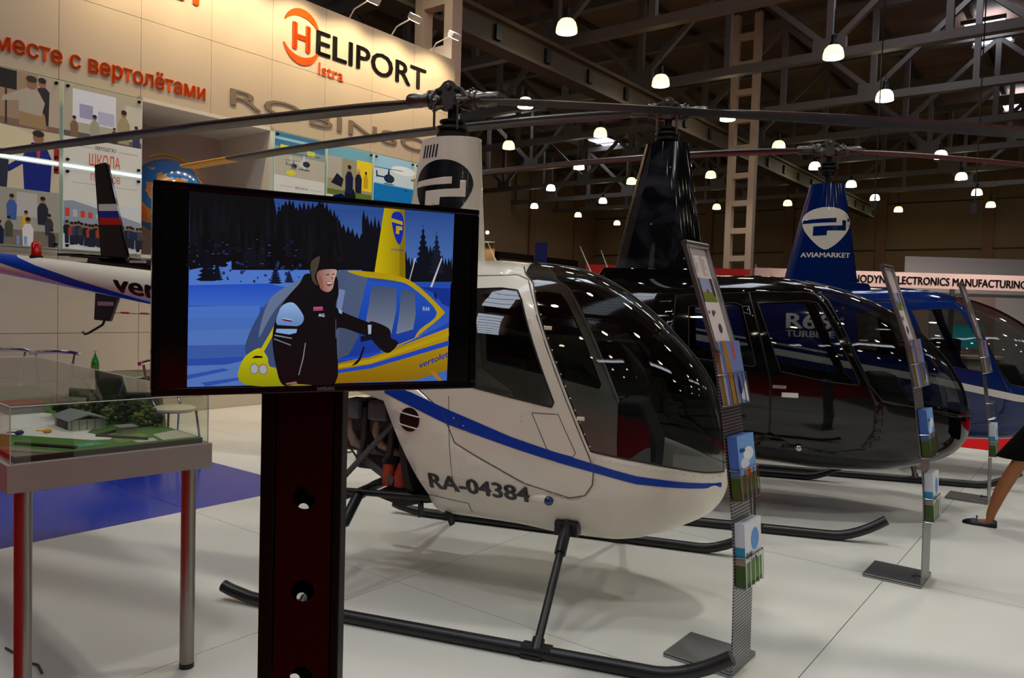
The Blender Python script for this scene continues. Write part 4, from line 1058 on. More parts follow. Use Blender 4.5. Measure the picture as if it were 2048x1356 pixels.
# ------------------------------------------------------------------ television and its stand
HT = ((-.00042889, -8.45e-06, .46147712), (-1.42e-05, .00042559, -.28579569), (9.316e-05, 1.024e-05, -1.0))
def tvp(x, y):
    w = HT[2][0] * x + HT[2][1] * y + HT[2][2]
    return ((HT[0][0] * x + HT[0][1] * y + HT[0][2]) / w, (HT[1][0] * x + HT[1][1] * y + HT[1][2]) / w)
TVC, TVR = Vector((-.515, 2.168, 1.636)), R(28.18)
M_gloss = mat('piano_black', (7, 5, 6), .12, spec=.3)
tv = thing('television', 'large black television showing a laughing man beside a yellow helicopter in snow', 'television', TVC, TVR)
MB().prism([(-.455, -.262), (-.445, -.274), (.445, -.274), (.455, -.262), (.455, .266), (.445, .275), (-.445, .275), (-.455, .266)], .004, .05).build('housing', M_gloss, tv, bevel=.006)
bz = MB()
bz.box(-.455, .455, -.008, .004, .257, .275).box(-.455, .455, -.008, .004, -.274, -.254).box(-.455, -.435, -.008, .004, -.254, .257).box(.435, .455, -.008, .004, -.254, .257).build('bezel', M_gloss, tv, bevel=.004)
MB().box(-.2, .2, .05, .09, -.15, .15).build('rear_cover', M_black, tv, bevel=.01)
lettering('brand_lettering', 'SAMSUNG', mat('silver_print', (150, 146, 146), .4), tv, .0105, .05, fn=lambda u, v: (-.034 + u, -.0092, -.2685 + v), bold=.03, space=1.1)
scr = MB().box(-.436, .436, .0, .004, -.255, .258).build('screen', mat('screen_glass', (4, 3, 4), .12, coat=.4), tv)
Z = []
def z(col, *pts): Z.append((list(pts), col))
def zs(col, *pts): Z.append((smooth_loop(list(pts), 4), col))
z(grad(600, 1250, (30, 74, 186), (74, 110, 190)), (235, 95), (1795, 230), (1770, 700), (1750, 1212), (218, 1250), (226, 700))
z((46, 82, 156), (235, 95), (1795, 230), (1778, 640), (228, 620))
z(grad(230, 600, (44, 80, 150), (84, 124, 196)), (1040, 200), (1795, 230), (1780, 600), (1040, 560))
z((84, 128, 214), (430, 510), (600, 490), (800, 520), (950, 530), (960, 760), (228, 760), (230, 560))
z(grad(640, 780, (36, 84, 204), (66, 112, 210)), (228, 650), (700, 640), (960, 700), (960, 780), (226, 770))
z((78, 120, 208), (226, 776), (650, 770), (640, 850), (224, 845)); z((74, 116, 200), (225, 842), (640, 846), (620, 960), (222, 1000))
z((84, 124, 200), (224, 920), (600, 905), (590, 1000), (222, 1010)); z((60, 96, 176), (222, 1005), (590, 1000), (570, 1060), (221, 1085))
z((40, 80, 176), (221, 1085), (570, 1068), (560, 1090), (440, 1120), (220, 1130)); z((86, 124, 196), (220, 1125), (450, 1118), (560, 1095), (570, 1236), (218, 1250)); z((44, 84, 180), (219, 1180), (430, 1140), (470, 1150), (219, 1205)); z((44, 84, 180), (300, 1225), (540, 1190), (550, 1205), (330, 1246))
random.seed(5)
def ridge(col, x0, x1, ytop, ybot, amp, step):
    pts = [(x0, ybot)]; x = x0
    while x < x1:
        f = (x - x0) / (x1 - x0); y = ytop(f)
        pts += [(x, y + random.uniform(.3, 1) * amp), (x + step * .45, y - random.uniform(0, 1) * amp)]; x += step
    pts.append((x1, ybot)); Z.append((pts, col))
z((7, 8, 14), (235, 95), (730, 138), (745, 220), (700, 480), (560, 480), (440, 520), (232, 560))
ridge((9, 11, 18), 480, 1350, lambda f: 190 + 60 * math.sin(f * 9) + 110 * f, 560, 34, 26)
ridge((6, 8, 14), 680, 1110, lambda f: 160 + 80 * math.sin(f * 7 + 1) ** 2, 545, 26, 22)
ridge((8, 12, 24), 1250, 1380, lambda f: 240 + 70 * f, 580, 40, 22)
ridge((9, 14, 26), 1500, 1785, lambda f: 470 + 40 * math.sin(f * 9), 630, 30, 18)
def fir(cx, yt, yb, w, col):
    n = 9; L, Rr = [], []
    for k in range(n):
        f = k / n; yy = yt + (yb - yt) * f
        L += [(cx - w * f - 2, yy), (cx - w * (f * .6), yy + (yb - yt) / n * .4)]; Rr += [(cx + w * f + 2, yy), (cx + w * (f * .6), yy + (yb - yt) / n * .4)]
    Z.append(([(cx, yt - 10)] + Rr + L[::-1], col))
fir(1610, 300, 600, 62, (9, 14, 28)); fir(1690, 340, 600, 54, (20, 26, 44)); fir(760, 170, 420, 50, (7, 9, 16)); fir(340, 420, 640, 76, (8, 12, 26)); fir(395, 500, 630, 42, (9, 14, 30)); fir(740, 520, 650, 46, (14, 22, 48)); fir(820, 560, 640, 36, (18, 30, 66)); fir(270, 330, 560, 52, (8, 10, 20))
random.seed(9)
for k in range(70):
    x_ = random.uniform(245, 1110); y_ = 110 + (x_ - 240) * .09 + random.uniform(0, 190); g_ = random.choice((5, 8, 11, 15))
    if x_ > 700: y_ += 60 * random.random()
    fir(x_, y_, min(560, y_ + random.uniform(180, 300)), random.uniform(22, 52), (g_, g_ + 2, int(g_ * 1.6) + 3))
for k in range(46):
    x_ = random.uniform(240, 900); y_ = random.uniform(380, 560); Z.append((ell(x_, y_, random.uniform(3, 12), random.uniform(2, 4), 6), random.choice(((40, 60, 120), (26, 40, 90), (60, 84, 150)))))
for k in range(30):
    x_ = random.uniform(430, 930); y_ = random.uniform(520, 640); Z.append((ell(x_, y_, random.uniform(4, 12), random.uniform(4, 14), 6), (30, 50, 110)))
# yellow helicopter in the picture
z(grad(1330, 1500, (214, 190, 10), (150, 124, 8), 0), (1380, 195), (1500, 205), (1505, 610), (1322, 575)); z((140, 116, 10), (1470, 203), (1500, 205), (1505, 610), (1470, 600))
zs((16, 44, 170), (1422, 262), (1430, 226), (1458, 216), (1484, 232), (1494, 270), (1492, 340), (1470, 412), (1440, 360)); z((196, 168, 12), (1422, 255), (1488, 275), (1488, 296), (1422, 276)); z((196, 168, 12), (1450, 300), (1486, 306), (1486, 326), (1468, 326), (1468, 350), (1448, 346))
zs(grad(560, 1280, (54, 74, 120), (84, 98, 128), 0), (560, 1040), (600, 900), (700, 740), (840, 640), (1000, 575), (1160, 562), (1270, 590), (1280, 640), (1270, 860), (1200, 1060), (760, 1130), (640, 1100))
zs((106, 122, 156), (700, 740), (840, 640), (1000, 578), (1120, 566), (900, 650), (740, 790), (640, 960)); z((120, 138, 180), (1110, 670), (1150, 680), (1130, 790), (1100, 780))
zs(grad(1020, 1240, (206, 200, 14), (150, 150, 10)), (540, 1100), (640, 1020), (690, 1070), (740, 1140), (1100, 1130), (1100, 1228), (570, 1238)); z((196, 184, 20), (632, 1060), (860, 664), (880, 668), (660, 1060))
z(grad(900, 1220, (196, 160, 16), (140, 104, 8)), (1090, 1228), (1100, 1100), (1280, 1070), (1560, 960), (1760, 890), (1750, 1150), (1560, 1210))
z(grad(626, 1100, (34, 88, 206), (18, 54, 150)), (1275, 626), (1460, 640), (1560, 680), (1690, 800), (1700, 850), (1560, 960), (1280, 1070), (1100, 1110), (1200, 960)); zs((190, 160, 16), (1160, 565), (1290, 570), (1440, 590), (1560, 640), (1720, 790), (1720, 830), (1600, 930), (1560, 960), (1590, 910), (1690, 810), (1540, 660), (1430, 622), (1260, 600))
z(grad(650, 940, (70, 84, 116), (128, 138, 154)), (1305, 652), (1452, 662), (1450, 800), (1420, 940), (1400, 900), (1270, 870), (1290, 760)); z(grad(670, 940, (68, 82, 114), (124, 134, 152)), (1480, 670), (1560, 690), (1565, 820), (1550, 910), (1450, 938), (1470, 800)); z((70, 84, 112), (1118, 830), (1200, 880), (1230, 950), (1170, 1060), (1110, 1080))
z((30, 70, 190), (1100, 1100), (1290, 1075), (1560, 975), (1760, 900), (1760, 870), (1700, 900), (1420, 1030), (1100, 1085)); z((190, 160, 16), (1100, 1120), (1300, 1085), (1760, 925), (1760, 950), (1300, 1110), (1100, 1140)); z((30, 70, 190), (1095, 1150), (1300, 1115), (1760, 975), (1760, 1005), (1300, 1140), (1095, 1170))
for cx, cy in ((614, 1142), (666, 1146)): Z.append((ell(cx, cy, 28, 34), (150, 130, 70))); Z.append((ell(cx, cy, 21, 26), (170, 176, 186)))
z((14, 10, 10), (598, 1080), (620, 1064), (662, 1068), (662, 1078)); z((200, 204, 210), (1560, 490), (1566, 492), (1530, 622), (1526, 620)); z((200, 204, 210), (1716, 490), (1722, 494), (1662, 662), (1650, 660))
z((20, 50, 150), (1590, 660), (1770, 670), (1766, 780), (1720, 760), (1680, 700)); z((20, 20, 40), (1672, 690), (1686, 700), (1690, 735), (1676, 722)); z((14, 16, 40), (1240, 950), (1300, 940), (1310, 970), (1240, 985)); z((10, 12, 20), (1255, 1010), (1266, 1014), (1240, 1090), (1218, 1115), (1186, 1126), (1230, 1080))
z((180, 120, 10), (1650, 1160), (1670, 1150), (1722, 1212), (1700, 1214))
# man in black winter jacket
zs(grad(620, 1230, (15, 14, 19), (6, 6, 9)), (880, 640), (930, 580), (1090, 640), (1110, 700), (1095, 760), (1120, 800), (1290, 870), (1330, 890), (1330, 930), (1270, 945), (1110, 900), (1100, 1000), (1090, 1228), (880, 1232), (780, 1236), (740, 1120), (720, 960), (750, 820), (800, 730))
zs((14, 12, 16), (1290, 870), (1330, 868), (1400, 900), (1418, 930), (1420, 960), (1462, 990), (1400, 1050), (1330, 1000), (1300, 950)); z((176, 186, 206), (1282, 884), (1304, 882), (1302, 936), (1286, 940))
zs(grad(752, 890, (156, 190, 236), (104, 140, 196)), (790, 762), (840, 752), (880, 790), (906, 846), (870, 890), (748, 882), (760, 800)); z((12, 12, 18), (748, 884), (868, 892), (864, 912), (746, 904)); z((140, 176, 226), (744, 906), (866, 908), (862, 930), (820, 940), (740, 928)); z((130, 140, 160), (734, 940), (836, 960), (834, 966), (732, 948)); z((120, 130, 150), (730, 962), (830, 1000), (828, 1006), (728, 968))
z((190, 196, 210), (782, 842), (838, 852), (836, 858), (780, 848)); z((20, 30, 130), (780, 848), (836, 858), (834, 864), (778, 854)); z((170, 20, 40), (778, 854), (834, 862), (838, 868), (790, 860))
z((196, 90, 140), (962, 778), (1016, 776), (1018, 798), (962, 800)); z((130, 130, 140), (912, 990), (918, 988), (905, 1080), (878, 1180), (872, 1180), (898, 1080)); z((150, 176, 220), (1108, 780), (1132, 800), (1130, 820), (1112, 812)); z((90, 90, 100), (1092, 850), (1096, 850), (1096, 960), (1092, 960))
zs(grad(1000, 1094, (140, 92, 82), (206, 168, 152), 0), (990, 560), (1090, 555), (1094, 600), (1080, 660), (1050, 690), (1010, 676), (985, 630)) ; zs((150, 96, 84), (986, 590), (1010, 600), (1020, 660), (1010, 676), (985, 630)); zs((150, 60, 70), (1036, 632), (1076, 630), (1066, 652), (1046, 654)); z((220, 214, 210), (1040, 633), (1074, 631), (1070, 640), (1044, 642)); z((170, 110, 96), (1066, 590), (1082, 612), (1066, 618)); z((60, 40, 40), (1036, 586), (1056, 584), (1056, 590), (1036, 592)); z((60, 40, 40), (1072, 582), (1086, 582), (1086, 588), (1072, 588))
zs((12, 10, 12), (940, 520), (960, 486), (1010, 468), (1070, 476), (1106, 508), (1110, 570), (1090, 556), (1000, 562), (980, 600), (1000, 660), (1000, 690), (960, 640), (942, 580)); zs((74, 66, 56), (946, 520), (972, 490), (1000, 482), (990, 540), (970, 600), (990, 650), (960, 630), (948, 580)); zs((14, 12, 14), (1092, 600), (1106, 620), (1106, 670), (1080, 700), (1074, 684)); z((150, 100, 90), (800, 1226), (860, 1216), (870, 1234), (802, 1236))
picture('picture', Z, M_screen, scr, (0, -.0002, 0), dz=1.4e-5, fn=tvp)
def tv_text(s, x, y, w, h, col, dx=0.0):
    m = mat('pixel_' + s, col, .3, emit=col, es=.7)
    a = tvp(x, y); b = tvp(x + w, y + dx)
    lettering('screen_lettering', s, m, scr, h, (b[0] - a[0]), fn=lambda u, v: (a[0] + u, -.0058, a[1] + v + u * (b[1] - a[1]) / (b[0] - a[0])), bold=.02)
tv_text('vertolet', 1582, 1140, 172, .02, (26, 44, 140), -70); tv_text('AVIAMAR', 1418, 444, 74, .006, (16, 40, 150), 8); tv_text('R44', 1604, 800, 40, .013, (150, 160, 180), 2); tv_text('RUSSIA', 964, 796, 50, .0055, (120, 30, 70)); tv_text('AG', 990, 834, 36, .009, (190, 200, 220), 2)

mat('black_satin', (7, 5, 6), .5, spec=.15)
ps = thing('television_stand', 'tall glossy black stand post with round holes under the television', 'stand', (-.614, 2.262, 0), R(1.5))
def holed(x0, x1, z0, z1, y0, y1, holes, r):
    pts = [(x0, z0), (x1, z0), (x1, z1), (x0, z1)]; segs = [(0, 1), (1, 2), (2, 3), (3, 0)]; N = 24
    for hx, hz in holes:
        k = len(pts); pts += [(hx + r * math.cos(2 * PI * i / N), hz + r * math.sin(2 * PI * i / N)) for i in range(N)]; segs += [(k + i, k + (i + 1) % N) for i in range(N)]
    v, f = cdt(pts, segs)
    f = [t for t in f if all(((v[t[0]] + v[t[1]] + v[t[2]]) / 3 - Vector(h)).length > r * .98 for h in holes)]
    n = len(v); b = MB(); vs = [(p[0], y0, p[1]) for p in v] + [(p[0], y1, p[1]) for p in v]
    fs = f + [tuple(i + n for i in reversed(t)) for t in f]
    ed = {}
    for t in f:
        for i in range(3):
            e2 = (t[i], t[(i + 1) % 3]); ed[e2] = 1
    fs += [(a, c, c + n, a + n) for (a, c) in ed if (c, a) not in ed]
    return b.add(vs, fs)
HZ = [.225, .485, .75, 1.03]
holed(-.072, .092, .03, 1.9, 0, .006, [(.012, h + .002) for h in HZ], .034).build('front_panel', M_gloss, ps, smooth=30)
holed(-.10, .10, .03, 1.9, .075, .081, [(.012 + a_, h + b_) for h, a_, b_ in zip(HZ, (-.02, -.038, -.02, -.02), (-.07, -.038, -.048, -.05))], .017).build('rear_panel', M_gloss, ps, smooth=30)
MB().box(-.118, -.077, -.004, .085, .03, 1.9).build('side_profile', MATS['black_satin'], ps, bevel=.004); MB().box(.097, .121, -.004, .085, .03, 1.9).build('side_profile', MATS['black_satin'], ps, bevel=.004)
MB().box(-.35, .35, -.25, .3, 0, .03).build('base_plate', M_gloss, ps, bevel=.006)
MB().box(-.05, .09, -.02, .0, 1.5, 1.78).build('mount', M_dark, ps)

# ------------------------------------------------------------------ table with airfield model under acrylic
TA = math.atan2(.728, .686)
tb = thing('display_table', 'grey display table on steel tube legs carrying the airfield model', 'table', (-1.807, 2.751, 0), TA)   # local x along the front edge, y away from the viewer
TW, TL = .765, 2.5
M_tgrey = mat('table_grey', (150, 140, 138), .5)
MB().box(0, TW, 0, TL, .885, .99).build('table_top', M_tgrey, tb, bevel=.002)
M_brush = mat('leg_steel', (150, 143, 134), .34, metal=1.0)
for x, y in ((.07, .07), (TW - .07, .07), (.07, TL - .07), (TW - .07, TL - .07)):
    l = MB().lathe([(.03, .02), (.03, .885)], 24, c=(x, y, 0)).build('leg', M_brush, tb, smooth=45)
    MB().lathe([(0, 0), (.031, 0), (.031, .022), (0, .022)], 24, c=(x, y, 0)).build('foot_cap', M_black, l, smooth=40)
cv = thing('acrylic_cover', 'clear acrylic box covering the airfield model', 'cover', (-1.807, 2.751, .99), TA)
for a in ((.012, TW - .012, .012, .017, .001, .205), (.012, TW - .012, TL - .017, TL - .012, .001, .205), (.012, .017, .017, TL - .017, .001, .205), (TW - .017, TW - .012, .017, TL - .017, .001, .205), (.012, TW - .012, .012, TL - .012, .205, .21)):
    MB().box(*a).build('acrylic_sheet', M_acryl, cv)
M_aed = mat('acrylic_rim', (200, 204, 200), .15)
for a, b in (((.014, .014, .001), (.014, .014, .21)), ((TW - .014, .014, .001), (TW - .014, .014, .21)), ((.014, .014, .21), (TW - .014, .014, .21)), ((.014, .014, .21), (.014, TL - .014, .21)), ((TW - .014, .014, .21), (TW - .014, TL - .014, .21)), ((.014, TL - .014, .21), (TW - .014, TL - .014, .21))):
    MB().tube([a, b], .0022, 6).build('edge', M_aed, cv)
dm = thing('airfield_model', 'miniature airfield diorama with hangar, trees and green fields', 'scale model', (-1.807, 2.751, .99), TA)
def mp(x, y, z=0): return (x, y, z)
base = MB().box(.03, TW - .03, .03, TL - .03, .001, .02).build('model_base', mat('model_base', (60, 32, 30), .7), dm)
def patch(name, poly, zt, m): return MB().prism(poly, .02, zt, 'xy').build(name, m, dm)
M_gr = mat('model_grass', (58, 96, 26), .95, noise=(40, .3)); M_gr2 = mat('model_grass_light', (96, 116, 40), .95, noise=(40, .3)); M_ap = mat('model_apron', (196, 190, 184), .8); M_rw = mat('model_runway', (120, 96, 92), .8); M_pad = mat('model_pad', (24, 130, 84), .7)
patch('grass_field', [(.03, .03), (TW - .03, .03), (TW - .03, TL - .03), (.03, TL - .03)], .0225, M_gr)
patch('runway', [(.03, .03), (.12, .03), (.03, .16)], .024, M_rw); patch('runway', [(.03, .33), (.03, .2), (.16, .03), (.2, .03)], .024, M_rw)
patch('apron', [(.03, .72), (.36, .22), (.42, .2), (.44, .24), (.40, .42), (.52, .62), (.50, .95), (.30, 1.5), (.03, 1.7)], .0245, M_ap)
patch('gravel_yard', [(.58, .06), (TW - .04, .06), (TW - .04, .28), (.60, .22)], .024, mat('model_gravel', (170, 160, 140), .9)); patch('gravel_yard', [(.48, .06), (.56, .06), (.57, .14), (.48, .12)], .024, MATS['model_gravel'])
patch('light_meadow', [(.42, .1), (.5, .13), (.58, .21), (.56, .5), (.44, .35)], .0235, M_gr2)
h = patch('helipad', [(.27, .09), (.36, .09), (.36, .17), (.27, .17)], .025, M_pad)
lettering('helipad_mark', 'H', M_white, h, .025, .02, fn=lambda u, v: (.305 + u, .115 + v, .0256), bold=.03)
hg = MB().box(.36, .50, .50, .72, .022, .07).build('hangar', mat('model_hangar', (196, 196, 190), .6), dm)
MB().prism([(.49, .068), (.515, .068), (.43, .094), (.345, .068), (.36, .068), (.43, .088)], .485, .735, 'xz').build('hangar_roof', mat('model_roof', (110, 112, 112), .6), hg)
MB().box(.357, .359, .54, .68, .024, .058).build('hangar_door', mat('model_door', (60, 62, 66), .6), hg)
for k in range(5): MB().box(.362 + k * .032, .364 + k * .032, .497, .5, .024, .066).build('panel_rib', mat('model_rib', (120, 122, 124), .6), hg)
b2 = MB().box(.50, .56, .30, .37, .022, .05).build('shed', MATS['model_hangar'], dm); MB().box(.49, .57, .29, .38, .05, .054).build('shed_roof', MATS['model_roof'], b2)
b3 = MB().box(.28, .44, 1.15, 1.32, .022, .07).build('terminal', mat('model_terminal', (160, 160, 160), .6), dm); MB().box(.27, .45, 1.14, 1.33, .07, .075).build('terminal_roof', M_red_deco, b3)
M_lv = [mat('model_leaf_%d' % i, c, .95, noise=(80, .4)) for i, c in enumerate(((30, 50, 20), (44, 70, 26), (86, 104, 40)))]
M_tr = mat('model_trunk', (60, 44, 30), .9)
def model_tree(x, y, s, m):
    b = MB().tube([(x, y, .02), (x, y, .02 + .6 * s)], .003, 5).build('model_tree_trunk', M_tr, dm)
    c = MB()
    for k in range(46):
        a, e_, r = random.uniform(0, 2 * PI), random.uniform(-1, 1), random.uniform(.55, 1)
        q = Vector((math.cos(a) * math.cos(e_), math.sin(a) * math.cos(e_), math.sin(e_))) * r * s * .5
        c.sphere((x + q.x, y + q.y, .02 + .72 * s + q.z * 1.1), .14 * s, 5, 4, sc=(1, 1, .8))
    tag(c.build('crown', m, b), kind='stuff')
random.seed(3)
for x, y, s in ((.44, .86, .10), (.50, .84, .09), (.53, .92, .1), (.56, .78, .085), (.60, .70, .10), (.64, .64, .09), (.56, .62, .07), (.60, .55, .085), (.655, .56, .09), (.69, .50, .08), (.63, .46, .06), (.70, .42, .055), (.46, .96, .1), (.52, 1.02, .1), (.66, .74, .1), (.70, .66, .09)): model_tree(x, y, s, M_lv[random.choice((0, 0, 1, 2))])
M_hedge = mat('model_hedge', (50, 34, 28), .9, noise=(120, .4))
for pts in ([(.10, .30), (.22, .12), (.25, .07)], [(.40, .30), (.50, .16), (.53, .10)], [(.40, .30), (.58, .44), (.7, .46)]):
    MB().tube([(a, b, .028) for a, b in pts], .007, 6, squash=1).build('hedge', M_hedge, dm)
for x, y, m in ((.17, .52, mat('model_blue', (24, 36, 130), .5)), (.27, .5, M_yellow), (.14, .86, M_red_deco), (.05, .95, M_red_deco)):
    p = MB().sphere((x, y, .034), .012, 10, 6, sc=(1.5, .8, .9)).build('model_aircraft', m, dm, smooth=0)
    MB().tube([(x - .012, y, .036), (x - .045, y, .04)], .003, 6).build('tail', m, p); MB().bar((x - .04, y, .05), (x + .04, y, .05), .004, .001).build('rotor', M_yellow, p)

# ------------------------------------------------------------------ seating group in front of the wall
def chair(x, y, rz, label):
    t = thing('cafe_chair', label, 'chair', (x, y, 0), rz, 'chrome chairs by the booth wall')     # faces +x
    MB().lathe([(0, .44), (.19, .44), (.21, .455), (.21, .475), (.19, .49), (0, .495)], 24).build('seat', mat('cream_seat', (214, 200, 176), .5), t, smooth=40)
    for s in (-1, 1):
        MB().tube([(.15, s * .15, .45), (.2, s * .19, .0)], .012, 8).build('leg', M_chrome, t, smooth=45)
        MB().tube([(-.15, s * .15, .45), (-.27, s * .2, .0)], .012, 8).build('leg', M_chrome, t, smooth=45)
        MB().tube([(-.1, s * .14, .46), (-.2, s * .15, .6), (-.24, s * .2, .93)], .013, 8).build('back_post', M_chrome, t, smooth=45)
    MB().tube([(-.2, -.26, .925), (-.25, -.16, .94), (-.265, 0, .945), (-.25, .16, .94), (-.2, .26, .925)], .022, 8).build('back_rail', M_chrome, t, smooth=45)
    MB().tube([(-.2, -.18, .6), (-.22, 0, .61), (-.2, .18, .6)], .009, 8).build('back_rail', M_chrome, t, smooth=45)
    return t
chair(-3.44, 7.85, R(-35), 'chrome chair with round cream seat nearest the television')
chair(-5.15, 8.55, R(-75), 'chrome chair at the booth wall left of the bottle')
chair(-5.75, 8.7, R(-60), 'chrome chair half cut off by the left picture edge')
gt = thing('glass_table', 'round glass table on chrome base with a green bottle', 'table', (-4.35, 8.35, 0), 0)
MB().lathe([(0, .735), (.42, .735), (.42, .747), (0, .747)], 40).build('glass_top', glass('table_glass', (170, 196, 190), 1.5), gt, smooth=40)
MB().lathe([(.416, .735), (.424, .741), (.416, .747)], 40).build('glass_rim', mat('green_rim', (70, 120, 100), .2), gt)
for k in range(3):
    a = 2 * PI * k / 3 + .4; MB().tube([(.34 * math.cos(a), .34 * math.sin(a), 0), (-.1 * math.cos(a), -.1 * math.sin(a), .45), (-.3 * math.cos(a), -.3 * math.sin(a), .735)], .013, 8).build('leg', M_chrome, gt, smooth=45)
bt = thing('bottle', 'green glass bottle with label on the round glass table', 'bottle', (-4.47, 8.25, .747))
MB().lathe([(0, 0), (.036, 0), (.04, .01), (.04, .13), (.03, .17), (.016, .2), (.014, .21), (0, .25)], 20).build('glass_body', mat('bottle_green', (18, 120, 34), .1, coat=1.0), bt, smooth=45)
MB().lathe([(.0405, .06), (.0405, .11)], 20).build('paper_label', mat('label_yellow', (96, 128, 30), .5), bt, smooth=45)
MB().lathe([(0, .262), (.016, .262), (.016, .248)], 16).build('cap', mat('cap_gold', (190, 160, 80), .4), bt)
st = tag(MB().prism([(-.36, 0), (.36, 0), (.30, .42), (.34, .66), (.22, .72), (-.28, .70), (-.38, .62), (-.3, .4)], -.2, .2).build('pouffe', mat('grey_fabric', (76, 70, 64), .8), loc=(-4.5, 9.15, 0), rotz=R(20), bevel=.04), 'dark grey upholstered seat behind the glass table', 'seat')

# ------------------------------------------------------------------ brochure stands
prof = pchip([(0, 0), (.45, .008), (.65, .022), (.9, .055), (1.2, .10), (1.42, .145), (1.93, .32)])
M_perf = mat('perforated_steel', (150, 150, 152), .35, metal=.9)
ntp = M_perf.node_tree; tc = ntp.nodes.new('ShaderNodeTexCoord'); wv = ntp.nodes.new('ShaderNodeTexWave'); wv.inputs['Scale'].default_value = 22; wv.bands_direction = 'Z'
r_ = ntp.nodes.new('ShaderNodeValToRGB'); r_.color_ramp.elements[0].position = .25; r_.color_ramp.elements[0].color = (.05, .05, .05, 1); r_.color_ramp.elements[1].position = .5; r_.color_ramp.elements[1].color = (.36, .36, .37, 1)
ntp.links.new(tc.outputs['Object'], wv.inputs['Vector']); ntp.links.new(wv.outputs['Fac'], r_.inputs[0]); ntp.links.new(r_.outputs[0], ntp.nodes['Principled BSDF'].inputs['Base Color'])
